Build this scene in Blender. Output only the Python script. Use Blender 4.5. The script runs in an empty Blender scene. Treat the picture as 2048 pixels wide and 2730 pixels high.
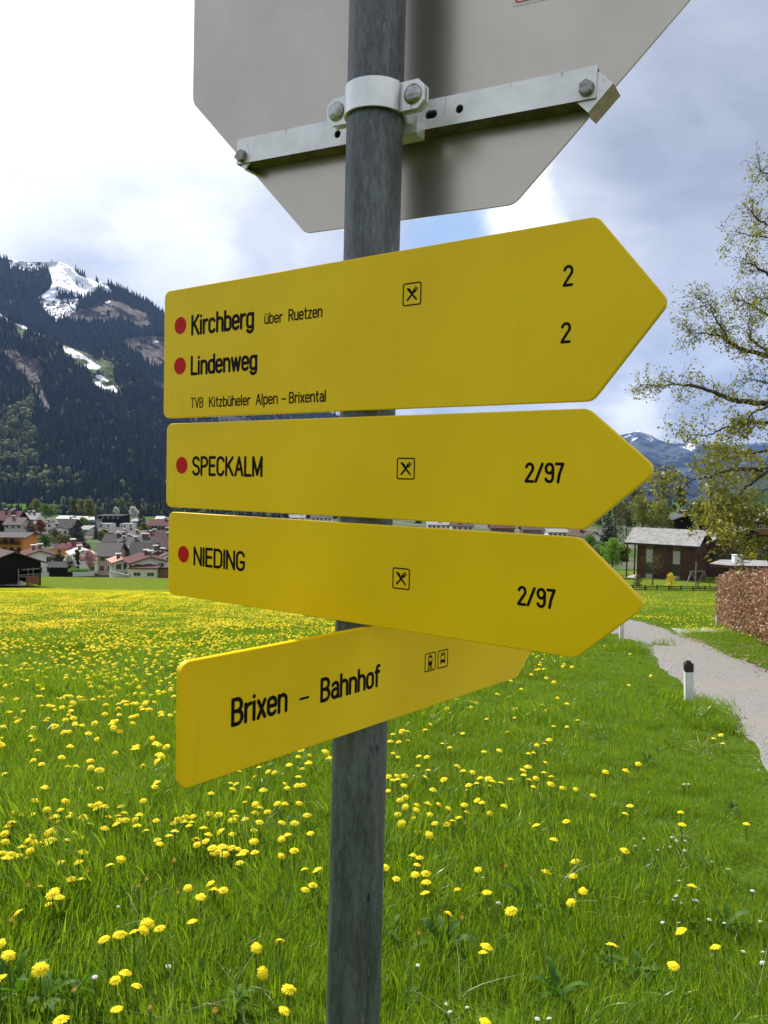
import bpy, bmesh, math, random
import numpy as np
from mathutils import Vector, Matrix, Euler, noise as mnoise
random.seed(11); rng = np.random.default_rng(11)
rad = math.radians
S = bpy.context.scene
# ------------------------------------------------------------------ camera
FPX, CX, CY = 2050.0, 1024.0, 1365.0
PITCH, ROLL = rad(-2.66619977), rad(0.71393558)
def cam_rows():
    cp, sp, cr, sr = math.cos(PITCH), math.sin(PITCH), math.cos(ROLL), math.sin(ROLL)
    fwd = np.array([0, cp, sp]); up = np.array([0, -sp, cp]); rt = np.array([1., 0, 0])
    return np.array([cr*rt + sr*up, -sr*rt + cr*up, fwd])
RM = cam_rows()
cd = bpy.data.cameras.new('camera'); cam = bpy.data.objects.new('camera', cd)
S.collection.objects.link(cam); S.camera = cam
cd.sensor_fit = 'VERTICAL'; cd.sensor_height = 36; cd.lens = FPX/2730*36
cd.clip_start = 0.05; cd.clip_end = 40000
m = Matrix.Identity(4)
for i in range(3):
    m[i][0] = RM[0][i]; m[i][1] = RM[1][i]; m[i][2] = -RM[2][i]
cam.matrix_world = m
# ------------------------------------------------------------------ exposure, sun, sky
S.view_settings.view_transform = 'Standard'; S.view_settings.look = 'None'
S.view_settings.gamma = 1; S.view_settings.exposure = .46; S.view_settings.use_curve_mapping = False
S.render.engine = 'CYCLES'
S.cycles.max_bounces = 8; S.cycles.diffuse_bounces = 3; S.cycles.volume_bounces = 0
S.cycles.transparent_max_bounces = 8; S.cycles.sample_clamp_indirect = 6
SUN_AZ, SUN_EL = rad(-38), rad(50)          # azimuth from +Y, negative to the left
SUNV = Vector((math.sin(SUN_AZ)*math.cos(SUN_EL), math.cos(SUN_AZ)*math.cos(SUN_EL), math.sin(SUN_EL)))
sl = bpy.data.lights.new('sun', 'SUN'); sl.energy = 5.0; sl.angle = rad(0.6); sl.color = (1, .955, .88)
so = bpy.data.objects.new('sun', sl); S.collection.objects.link(so)
so.rotation_euler = SUNV.to_track_quat('Z', 'Y').to_euler()
def dirpx(px, py):
    d = RM.T @ np.array([(px-CX)/FPX, -(py-CY)/FPX, 1]); return d/np.linalg.norm(d)
def W(px, py, Y):
    d = RM.T @ np.array([(px-CX)/FPX, -(py-CY)/FPX, 1]); return d*(Y/d[1])
world = bpy.data.worlds.new('World'); S.world = world; world.use_nodes = True
wt = world.node_tree; wt.nodes.clear()
class N:
    """tiny node-graph helper"""
    def __init__(s, t): s.t = t
    def new(s, typ, **kw):
        n = s.t.nodes.new(typ)
        for k, v in kw.items(): setattr(n, k, v)
        return n
    def put(s, sock, v):
        if v is None: return
        if isinstance(v, bpy.types.NodeSocket): s.t.links.new(v, sock)
        elif hasattr(v, '__len__'):
            if len(v) == 3 and len(sock.default_value) == 4: v = (*v, 1)
            sock.default_value = v
        else: sock.default_value = v
    def math(s, op, a, b=None, c=None, clamp=False):
        n = s.new('ShaderNodeMath', operation=op, use_clamp=clamp)
        s.put(n.inputs[0], a); s.put(n.inputs[1], b); s.put(n.inputs[2], c); return n.outputs[0]
    def vmath(s, op, a, b=None, scale=None):
        n = s.new('ShaderNodeVectorMath', operation=op)
        s.put(n.inputs[0], a); s.put(n.inputs[1], b)
        if scale is not None: s.put(n.inputs[3], scale)
        return n.outputs['Value'] if op in ('DOT_PRODUCT', 'LENGTH') else n.outputs[0]
    def mix(s, f, a, b, blend='MIX'):
        n = s.new('ShaderNodeMix', data_type='RGBA', blend_type=blend)
        s.put(n.inputs[0], f); s.put(n.inputs[6], a); s.put(n.inputs[7], b); return n.outputs[2]
    def noise(s, vec, scale, detail=4, rough=.5, dist=0, col=False):
        n = s.new('ShaderNodeTexNoise'); s.put(n.inputs['Vector'], vec)
        n.inputs['Scale'].default_value = scale; n.inputs['Detail'].default_value = detail
        n.inputs['Roughness'].default_value = rough; n.inputs['Distortion'].default_value = dist
        return n.outputs['Color' if col else 'Fac']
    def voro(s, vec, scale, feature='F1', out='Distance', rnd=1):
        n = s.new('ShaderNodeTexVoronoi', feature=feature); s.put(n.inputs['Vector'], vec)
        n.inputs['Scale'].default_value = scale; n.inputs['Randomness'].default_value = rnd
        return n.outputs[out]
    def ramp(s, f, a, b, lo=0, hi=1, smooth=True):
        n = s.new('ShaderNodeMapRange', interpolation_type='SMOOTHSTEP' if smooth else 'LINEAR')
        s.put(n.inputs[0], f); s.put(n.inputs[1], a); s.put(n.inputs[2], b); s.put(n.inputs[3], lo); s.put(n.inputs[4], hi)
        return n.outputs[0]
    def mapping(s, vec, scale=(1, 1, 1), loc=(0, 0, 0), rot=(0, 0, 0)):
        n = s.new('ShaderNodeMapping'); s.put(n.inputs[0], vec)
        n.inputs[1].default_value = loc; n.inputs[2].default_value = rot; n.inputs[3].default_value = scale
        return n.outputs[0]
    def bump(s, h, strength=.3, dist=.01):
        n = s.new('ShaderNodeBump'); s.put(n.inputs['Height'], h)
        n.inputs['Strength'].default_value = strength; n.inputs['Distance'].default_value = dist
        return n.outputs[0]
g = N(wt)
tc = g.new('ShaderNodeTexCoord').outputs['Generated']
sky = g.new('ShaderNodeTexSky', sky_type='NISHITA'); sky.sun_disc = False
sky.sun_elevation = SUN_EL; sky.sun_rotation = SUN_AZ; sky.altitude = 800
skyc = g.vmath('SCALE', sky.outputs[0], scale=1.0)
# cloud deck, laid out on a flat layer overhead so that it shrinks towards the horizon
sep = g.new('ShaderNodeSeparateXYZ'); g.put(sep.inputs[0], tc)
zz = g.math('ADD', g.math('MAXIMUM', sep.outputs[2], 0.0), 0.22)
flat = g.new('ShaderNodeCombineXYZ')
g.put(flat.inputs[0], g.math('DIVIDE', sep.outputs[0], zz)); g.put(flat.inputs[1], g.math('DIVIDE', sep.outputs[1], zz))
fl = flat.outputs[0]
warp = g.vmath('ADD', fl, g.vmath('SCALE', g.noise(fl, .9, 3, .5, col=True), scale=1.1))
n1 = g.noise(warp, 1.1, 9, .56)
n2 = g.noise(g.vmath('ADD', warp, (7.3, 2.1, 0)), 2.6, 8, .6)
dwarp = g.vmath('NORMALIZE', g.vmath('ADD', tc, g.vmath('SCALE', g.vmath('SUBTRACT', g.noise(tc, 5.5, 6, .58, col=True), (.5, .5, .5)), scale=.20)))
def lobe(px, py, r0, r1):
    c = dirpx(px, py); d = g.vmath('DOT_PRODUCT', dwarp, tuple(c))
    return g.ramp(d, math.cos(rad(r1)), math.cos(rad(r0)))
sund = g.vmath('DOT_PRODUCT', tc, tuple(SUNV))
glow = g.ramp(sund, .62, 1.0)
B = g.math('ADD', .535, g.math('MULTIPLY', g.math('SUBTRACT', n1, .5), .85))
B = g.math('ADD', B, g.math('MULTIPLY', g.math('SUBTRACT', n2, .5), .35))
B = g.math('ADD', B, g.math('MULTIPLY', glow, .30))
for (px, py, r0, r1, a) in ((120, 120, 1, 19, .26), (330, 500, 2, 12, -.04), (1290, 590, .5, 5.5, .50), (470, 740, .2, 6.5, .20), (1400, 600, 2, 9, .12),
                            (1690, 1085, .5, 3.6, .22), (1900, 200, 3, 16, -.12), (700, 420, 2, 13, .08), (1850, 860, 3, 13, -.10), (250, 600, 2, 9, -.08), (850, 620, 1, 6, -.06),
                            (1620, 1110, 1, 5, .16)):
    B = g.math('ADD', B, g.math('MULTIPLY', lobe(px, py, r0, r1), a))
B = g.math('MAXIMUM', B, .36)
tint = g.mix(g.ramp(B, .30, .86), (.84, .91, 1.07, 1), (1.0, 1.0, 1.0, 1))
cl = g.new('ShaderNodeVectorMath', operation='SCALE'); g.put(cl.inputs[0], tint); g.put(cl.inputs[3], g.math('MULTIPLY', B, 1.0))
gap = g.math('MAXIMUM', lobe(1160, 610, 1.0, 4.2), g.ramp(n1, .36, .28))
cover = g.math('SUBTRACT', 1.0, g.math('MULTIPLY', gap, .92))
bg1 = g.new('ShaderNodeBackground'); g.put(bg1.inputs[0], skyc); bg1.inputs[1].default_value = .10
bg2 = g.new('ShaderNodeBackground'); g.put(bg2.inputs[0], cl.outputs[0]); bg2.inputs[1].default_value = 1.0
mx = g.new('ShaderNodeMixShader'); g.put(mx.inputs[0], cover)
wt.links.new(bg1.outputs[0], mx.inputs[1]); wt.links.new(bg2.outputs[0], mx.inputs[2])
wo = g.new('ShaderNodeOutputWorld'); wt.links.new(mx.outputs[0], wo.inputs[0])

# ------------------------------------------------------------------ materials
MATS = {}
def mat(name, fn=None, col=(.5, .5, .5), rough=.7, metal=0, spec=.5, var=0, vscale=3, bump=0, bscale=30, transl=None, twoside=False):
    if name in MATS: return MATS[name]
    M = bpy.data.materials.new(name); M.use_nodes = True; t = M.node_tree; t.nodes.clear(); n = N(t)
    out = n.new('ShaderNodeOutputMaterial'); b = n.new('ShaderNodeBsdfPrincipled')
    b.inputs['Roughness'].default_value = rough; b.inputs['Metallic'].default_value = metal
    b.inputs['Specular IOR Level'].default_value = spec
    oc = n.new('ShaderNodeTexCoord').outputs['Object']
    c = (*col, 1)
    if var:
        f = n.noise(oc, vscale, 6, .6)
        c = n.mix(n.ramp(f, .3, .7), tuple(x*(1-var) for x in col)+(1,), tuple(min(1, x*(1+var)) for x in col)+(1,))
    n.put(b.inputs['Base Color'], c)
    if bump: n.put(b.inputs['Normal'], n.bump(n.noise(oc, bscale, 4, .6), bump, .02))
    sh = b.outputs[0]
    if fn: sh = fn(n, b, oc) or sh
    if transl:
        tr = n.new('ShaderNodeBsdfTranslucent')
        tcol = n.vmath('MULTIPLY', b.inputs['Base Color'].links[0].from_socket, transl[1:]) if b.inputs['Base Color'].is_linked else tuple(a*k for a, k in zip(col, transl[1:]))
        n.put(tr.inputs[0], tcol); ms = n.new('ShaderNodeMixShader'); ms.inputs[0].default_value = transl[0]
        t.links.new(sh, ms.inputs[1]); t.links.new(tr.outputs[0], ms.inputs[2]); sh = ms.outputs[0]
    t.links.new(sh, out.inputs[0]); MATS[name] = M; return M

def f_yellow(n, b, oc):
    d1 = n.voro(oc, 260); d2 = n.voro(n.vmath('ADD', oc, (3.1, 0, 0)), 520)
    msk = n.ramp(n.noise(oc, 26, 3), .5, .66)
    cellr = n.new('ShaderNodeTexVoronoi'); n.put(cellr.inputs['Vector'], oc); cellr.inputs['Scale'].default_value = 260
    sel = n.ramp(n.new('ShaderNodeSeparateColor').outputs[0], 0, 1)
    sc = n.new('ShaderNodeSeparateColor'); n.put(sc.inputs[0], cellr.outputs['Color'])
    sel = n.math('GREATER_THAN', sc.outputs[0], .68)
    drop = n.math('MULTIPLY', n.math('MULTIPLY', n.ramp(d1, .34, .12), sel), msk)
    cell2 = n.new('ShaderNodeTexVoronoi'); n.put(cell2.inputs['Vector'], n.vmath('ADD', oc, (3.1, 0, 0))); cell2.inputs['Scale'].default_value = 520
    sc2 = n.new('ShaderNodeSeparateColor'); n.put(sc2.inputs[0], cell2.outputs['Color'])
    drop2 = n.math('MULTIPLY', n.ramp(d2, .3, .1), n.math('GREATER_THAN', sc2.outputs[0], .72))
    h = n.math('ADD', drop, n.math('MULTIPLY', drop2, .4))
    n.put(b.inputs['Normal'], n.bump(n.math('ADD', h, n.math('MULTIPLY', n.noise(oc, 9, 3), .6)), .42, .0012))
    f = n.noise(oc, 5, 4)
    base = n.mix(n.ramp(f, .3, .7), (.86, .565, .002, 1), (.92, .62, .003, 1))
    streak = n.ramp(n.noise(n.mapping(oc, (60, 1.6, 1)), 1.2, 5, .6), .56, .72)
    base = n.mix(n.math('MULTIPLY', streak, .10), base, (.45, .36, .05, 1))
    speck = n.math('MULTIPLY', n.ramp(n.voro(oc, 42), .045, .02), n.ramp(n.noise(oc, 11, 2), .50, .60))
    base = n.mix(n.math('MULTIPLY', speck, .55), base, (.20, .13, .02, 1))
    n.put(b.inputs['Base Color'], base)
    n.put(b.inputs['Roughness'], n.math('SUBTRACT', .36, n.math('MULTIPLY', h, .22)))
mat('yellow_paint', f_yellow, spec=.22)
mat('black_print', col=(.006, .003, .003), rough=.5, spec=.12)
mat('red_print', col=(.56, .008, .006), rough=.4, spec=.15)
def f_galv(n, b, oc):
    v = n.mapping(oc, (1, 1, .16))
    a = n.noise(v, 55, 8, .68); c = n.noise(n.mapping(oc, (1, 1, .35)), 190, 5, .7); d = n.noise(oc, 7, 3)
    f = n.math('ADD', n.math('MULTIPLY', a, .6), n.math('MULTIPLY', c, .4))
    col = n.mix(n.ramp(f, .38, .66), (.075, .083, .092, 1), (.185, .20, .215, 1))
    col = n.mix(n.ramp(n.noise(n.mapping(oc, (1, 1, .3)), 120, 6, .75), .60, .70), col, (.30, .31, .31, 1))
    col = n.mix(n.math('MULTIPLY', n.ramp(d, .4, .7), .35), col, (.06, .068, .072, 1))
    spot = n.ramp(n.voro(n.mapping(oc, (1, 1, .5)), 26), .10, .04)
    col = n.mix(n.math('MULTIPLY', spot, .7), col, (.02, .022, .024, 1))
    n.put(b.inputs['Base Color'], col)
    n.put(b.inputs['Roughness'], n.ramp(a, .2, .8, .38, .62))
    n.put(b.inputs['Normal'], n.bump(f, .25, .0015))
mat('galvanised_steel', f_galv, metal=.55)
def f_alu_back(n, b, oc):
    st = n.noise(n.mapping(oc, (.3, 6, 1)), 90, 4, .6); a = n.noise(oc, 6, 5, .6)
    col = n.mix(n.ramp(a, .3, .7), (.54, .50, .435, 1), (.61, .57, .50, 1))
    spk = n.ramp(n.voro(oc, 30), .035, .012)
    scuff = n.math('MULTIPLY', n.ramp(n.noise(n.mapping(oc, (1, 1.4, 1)), 55, 7, .7), .66, .72), n.ramp(n.vmath('LENGTH', n.vmath('SUBTRACT', oc, (.02, .095, 0))), .035, .012))
    col = n.mix(n.math('MULTIPLY', spk, .55), col, (.10, .09, .08, 1))
    col = n.mix(scuff, col, (.012, .012, .012, 1))
    n.put(b.inputs['Base Color'], col)
    n.put(b.inputs['Roughness'], n.math('ADD', .25, n.math('MULTIPLY', a, .10)))
    n.put(b.inputs['Normal'], n.bump(st, .05, .001))
mat('aluminium_back', f_alu_back, metal=.88)
def f_alu(n, b, oc):
    a = n.noise(n.mapping(oc, (.25, 5, 1)), 70, 5, .65); c = n.noise(oc, 14, 6, .7)
    sc = n.ramp(n.noise(n.mapping(oc, (1, .2, 1), rot=(0, 0, .7)), 130, 3, .5), .68, .73)
    col = n.mix(n.ramp(c, .3, .75), (.90, .90, .92, 1), (.72, .72, .75, 1))
    col = n.mix(n.math('MULTIPLY', sc, .6), col, (.32, .32, .33, 1))
    n.put(b.inputs['Base Color'], col); n.put(b.inputs['Roughness'], n.ramp(c, .3, .8, .34, .5))
    n.put(b.inputs['Normal'], n.bump(a, .06, .001))
mat('aluminium', f_alu, metal=.55)
mat('grimy_aluminium', col=(.10, .095, .08), rough=.7, metal=.2, var=.4, vscale=30)  # rail aluminium darkened: the shade under the rail is put into the colour
mat('steel_bolt', col=(.42, .42, .42), rough=.3, metal=1, var=.25, vscale=90, bump=.25, bscale=160)
mat('zinc_hex', col=(.32, .31, .30), rough=.42, metal=.9, var=.25, vscale=120, bump=.3, bscale=200)
mat('brass_clip', col=(.42, .33, .24), rough=.5, metal=.5, var=.2, vscale=60)
mat('hole_dark', col=(.02, .02, .018), rough=.9)
mat('sticker_white', col=(.72, .75, .74), rough=.5)
mat('reflector_black', col=(.015, .015, .017), rough=.4)
mat('post_plastic', col=(.72, .73, .74), rough=.5, var=.06, vscale=8)
# plants
def leafmat(name, c1, c2, tr=.45, rough=.5, tcol=(1.3, 1.5, .6), spec=.4):
    def fn(n, b, oc):
        oi = n.new('ShaderNodeObjectInfo').outputs['Random']
        geo = n.new('ShaderNodeNewGeometry').outputs['Random Per Island']
        f = n.math('FRACT', n.math('ADD', geo, n.math('MULTIPLY', oi, 3.7)))
        n.put(b.inputs['Base Color'], n.mix(f, (*c1, 1), (*c2, 1)))
    return mat(name, fn, rough=rough, spec=spec, transl=(tr, *tcol))
leafmat('grass_blade', (.072, .165, .010), (.205, .325, .024), .5, .32, (1.6, 1.4, .5), .5)
leafmat('broad_leaf', (.035, .10, .008), (.08, .17, .014), .4, .55, spec=.2)
leafmat('dandelion_petal', (.90, .70, .008), (.95, .80, .025), .2, .7, (1.05, 1.0, .6), .2)
leafmat('dandelion_bud', (.50, .24, .01), (.35, .20, .03), .2, .6, (1.1, .9, .5), .2)
leafmat('stalk', (.10, .17, .03), (.16, .15, .05), .3, .5)
leafmat('daisy_petal', (.75, .75, .74), (.80, .80, .80), .25, .6, (1, 1, 1))
leafmat('hedge_dry', (.15, .070, .040), (.47, .325, .215), .30, .42, (1.2, .9, .6), .5)
leafmat('spring_leaf', (.14, .15, .022), (.29, .29, .06), .45, .5, (1.3, 1.25, .5), .5)
leafmat('needle', (.012, .022, .010), (.028, .045, .016), .12, .6)
leafmat('needle_light', (.03, .05, .016), (.06, .085, .03), .15, .6)
leafmat('leaf_yellowgreen', (.12, .12, .02), (.19, .19, .035), .35, .6)
leafmat('leaf_green', (.06, .11, .015), (.12, .19, .03), .35, .6)
leafmat('leaf_fresh', (.10, .20, .02), (.18, .30, .04), .4, .6)
leafmat('leaf_brown', (.10, .07, .04), (.16, .12, .06), .3, .6)
leafmat('leaf_olive', (.06, .065, .02), (.11, .10, .035), .3, .6)
leafmat('blossom_pink', (.50, .26, .30), (.68, .42, .45), .3, .6, (1, .9, .9))
leafmat('blossom_white', (.55, .56, .48), (.72, .72, .66), .3, .6, (1, 1, .9))
leafmat('forsythia', (.70, .55, .02), (.80, .66, .05), .3, .6, (1, 1, .5))
leafmat('red_leaf', (.16, .05, .04), (.26, .10, .07), .3, .6, (1.1, .8, .8))
leafmat('litter', (.42, .30, .20), (.22, .13, .07), .1, .7)
mat('bark', col=(.055, .045, .036), rough=.9, var=.4, vscale=8, bump=.5, bscale=40)
mat('thin_stem', col=(.13, .11, .09), rough=.8)
mat('dead_straw', col=(.50, .46, .34), rough=.45, transl=(.3, 1, 1, .9))
# ground
def f_meadow(n, b, oc):
    sp = n.new('ShaderNodeSeparateXYZ'); n.put(sp.inputs[0], oc); Y = sp.outputs[1]
    big = n.noise(oc, .09, 5, .6); mid = n.noise(oc, 1.3, 6, .65); fine = n.noise(oc, 28, 5, .7)
    near = n.mix(n.ramp(fine, .3, .7), (.030, .060, .006, 1), (.095, .150, .016, 1))
    fbl = n.noise(n.mapping(oc, (1, .35, 1)), 5.5, 8, .78)
    far = n.mix(n.ramp(fbl, .3, .7), (.070, .112, .014, 1), (.140, .190, .026, 1))
    far = n.mix(n.ramp(big, .35, .7), far, (.090, .140, .018, 1))
    c = n.mix(n.ramp(Y, 25, 60), near, far)
    band = n.noise(n.mapping(oc, (.30, 1, 1)), .30, 6, .7)
    far = n.mix(n.ramp(band, .38, .62), n.vmath('SCALE', far, scale=.74), n.vmath('SCALE', far, scale=1.18))
    far = n.mix(n.math('MULTIPLY', n.ramp(n.noise(oc, .045, 3), .45, .6), .35), far, (.13, .135, .03, 1))
    # dandelions too far off to be told apart
    dens = n.math('MULTIPLY', n.ramp(Y, 30, 55), n.math('MULTIPLY', n.ramp(Y, 128, 98), n.ramp(n.math('DIVIDE', sp.outputs[0], Y), .22, .12, .18, 1)))
    pm = n.noise(n.mapping(oc, (.5, 1.4, 1)), .11, 4, .6)
    dens = n.math('MULTIPLY', dens, n.ramp(pm, .28, .56, .25, 1))
    fl_ = n.noise(n.mapping(oc, (1, .22, 1)), 7.5, 6, .85)
    thr = n.math('SUBTRACT', .62, n.math('MULTIPLY', dens, .22))
    m2 = n.math('MULTIPLY', n.ramp(n.math('SUBTRACT', fl_, thr), -.02, .04), n.ramp(dens, 0, .2))
    rare = n.math('MULTIPLY', n.ramp(n.noise(n.mapping(oc, (1, .45, 1)), 1.6, 6, .85), .57, .64), n.math('MULTIPLY', n.ramp(Y, 90, 120), n.ramp(Y, 200, 170)))
    c = n.mix(n.math('MULTIPLY', m2, .62), c, (.66, .52, .01, 1))
    c = n.mix(n.math('MULTIPLY', rare, .6), c, (.6, .48, .01, 1))
    # village gardens and valley fields
    vil = n.mix(n.ramp(n.noise(oc, .035, 5, .6), .42, .58), (.055, .10, .02, 1), (.13, .13, .11, 1))
    c = n.mix(n.ramp(Y, 178, 196), c, vil)
    fld = n.mix(n.ramp(n.noise(oc, .006, 5, .6), .35, .65), (.05, .105, .012, 1), (.085, .14, .022, 1))
    c = n.mix(n.ramp(Y, 760, 900), c, fld)
    n.put(b.inputs['Base Color'], c)
    n.put(b.inputs['Normal'], n.bump(n.math('ADD', n.math('MULTIPLY', fbl, .6), mid), .5, .12))
mat('meadow_soil', f_meadow, rough=1, spec=0)
def f_gravel(n, b, oc):
    st = n.new('ShaderNodeTexVoronoi'); n.put(st.inputs['Vector'], oc); st.inputs['Scale'].default_value = 55
    s2 = n.voro(oc, 130); big = n.noise(oc, .8, 6, .65); mid = n.noise(oc, 5, 5, .7)
    sc = n.new('ShaderNodeSeparateColor'); n.put(sc.inputs[0], st.outputs['Color'])
    c = n.mix(sc.outputs[0], (.155, .15, .145, 1), (.25, .245, .235, 1))
    c = n.mix(n.math('MULTIPLY', n.ramp(mid, .35, .65), .55), c, (.19, .175, .16, 1))
    c = n.mix(n.math('MULTIPLY', n.ramp(big, .45, .65), .6), c, (.23, .205, .17, 1))
    w = n.ramp(n.noise(oc, 70, 3, .8), .66, .72)
    c = n.mix(n.math('MULTIPLY', w, .6), c, (.45, .44, .43, 1))
    n.put(b.inputs['Base Color'], c)
    n.put(b.inputs['Normal'], n.bump(n.math('ADD', st.outputs['Distance'], n.math('MULTIPLY', mid, .8)), .4, .015))
mat('gravel', f_gravel, rough=.9, spec=.25)
mat('concrete', col=(.36, .345, .32), rough=.85, var=.15, vscale=2.0, bump=.2, bscale=40)
mat('verge', col=(.07, .075, .025), rough=.9, var=.4, vscale=2.5, bump=.5, bscale=14)
def f_cover(n, b, oc):
    a = n.new('ShaderNodeAttribute'); a.attribute_name = 'cover'
    f = n.noise(oc, .03, 8, .7)
    n.put(b.inputs['Base Color'], n.mix(.5, a.outputs[0], n.vmath('SCALE', a.outputs[0], scale=n.ramp(f, .25, .75, .5, 1.5))))
    n.put(b.inputs['Normal'], n.bump(n.noise(oc, .02, 8, .7), .5, 12))
mat('mountain_cover', f_cover, rough=.9, spec=.15)
def f_tree(n, b, oc):
    a = n.new('ShaderNodeAttribute'); a.attribute_name = 'cover'; n.put(b.inputs['Base Color'], a.outputs[0])
mat('forest_cover', f_tree, rough=.85, spec=.15)
# buildings
for nm, c in dict(white=(.68, .68, .66), cream=(.60, .57, .48), salmon=(.50, .36, .28), pink=(.48, .30, .26), orange=(.62, .25, .035), ochre=(.52, .38, .16), greywall=(.42, .42, .41), concretewall=(.45, .44, .40)).items():
    mat('plaster_'+nm, col=c, rough=.85, var=.06, vscale=.6)
mat('wood_dark', col=(.011, .009, .008), rough=.9, spec=.1, var=.4, vscale=3)
mat('wood_brown', col=(.16, .075, .035), rough=.75, var=.25, vscale=2)
mat('wood_redbrown', col=(.070, .024, .013), rough=.7, var=.35, vscale=1.4)
mat('wood_grey', col=(.20, .19, .175), rough=.8, var=.2, vscale=3)
mat('brick_board', col=(.24, .09, .045), rough=.8, var=.25, vscale=3)
def f_roof(c):
    def fn(n, b, oc):
        row = n.new('ShaderNodeTexWave', wave_type='BANDS', bands_direction='Y'); n.put(row.inputs[0], oc); row.inputs['Scale'].default_value = 1.1
        f = n.noise(oc, 1.4, 5, .7)
        cc = n.mix(n.ramp(f, .3, .7), tuple(x*.72 for x in c)+(1,), tuple(min(1, x*1.3) for x in c)+(1,))
        n.put(b.inputs['Base Color'], n.mix(n.math('MULTIPLY', row.outputs[0], .18), cc, tuple(x*.4 for x in c)+(1,)))
    return fn
for nm, c in dict(grey=(.085, .080, .082), darkgrey=(.045, .042, .044), brown=(.085, .058, .052), maroon=(.095, .035, .035), red=(.14, .042, .048), salmon=(.50, .27, .20), light=(.27, .265, .26), pinkgrey=(.13, .10, .105), white=(.50, .50, .50)).items():
    mat('roof_'+nm, f_roof(c), rough=.8, spec=.12)
mat('window_glass', col=(.03, .034, .04), rough=.12, spec=.6)
mat('window_frame', col=(.55, .54, .52), rough=.6)
mat('window_frame_brown', col=(.12, .06, .03), rough=.6)
mat('frosted_pane', col=(.34, .37, .36), rough=.35)
mat('chimney_brick', col=(.16, .07, .055), rough=.85, var=.2, vscale=4)
mat('chimney_grey', col=(.14, .135, .13), rough=.85)
mat('metal_cap', col=(.85, .85, .86), rough=.3, metal=.3)
mat('bale_wrap', col=(.55, .55, .53), rough=.5)

# ------------------------------------------------------------------ object helpers
def link(o): S.collection.objects.link(o); return o
def mobj(name, verts, faces, m, parent=None, smooth=False, mids=None):
    me = bpy.data.meshes.new(name); me.from_pydata([tuple(v) for v in verts], [], [tuple(f) for f in faces]); me.update()
    for mm in (m if isinstance(m, (list, tuple)) else [m]): me.materials.append(MATS[mm])
    if mids is not None: me.polygons.foreach_set('material_index', list(mids))
    if smooth: me.polygons.foreach_set('use_smooth', [True]*len(me.polygons))
    o = bpy.data.objects.new(name, me); link(o)
    if parent: o.parent = parent
    return o
def tag(o, label=None, cat=None, group=None, kind=None):
    if label: o['label'] = label
    if cat: o['category'] = cat
    if group: o['group'] = group
    if kind: o['kind'] = kind
    return o
def empty(name, mat4=None, loc=None, rz=0, label=None, cat=None, group=None):
    o = bpy.data.objects.new(name, None); link(o); o.empty_display_size = .1
    if mat4 is not None: o.matrix_world = mat4
    if loc is not None: o.matrix_world = Matrix.Translation(Vector(loc)) @ Matrix.Rotation(rz, 4, 'Z')
    return tag(o, label, cat, group)
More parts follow.
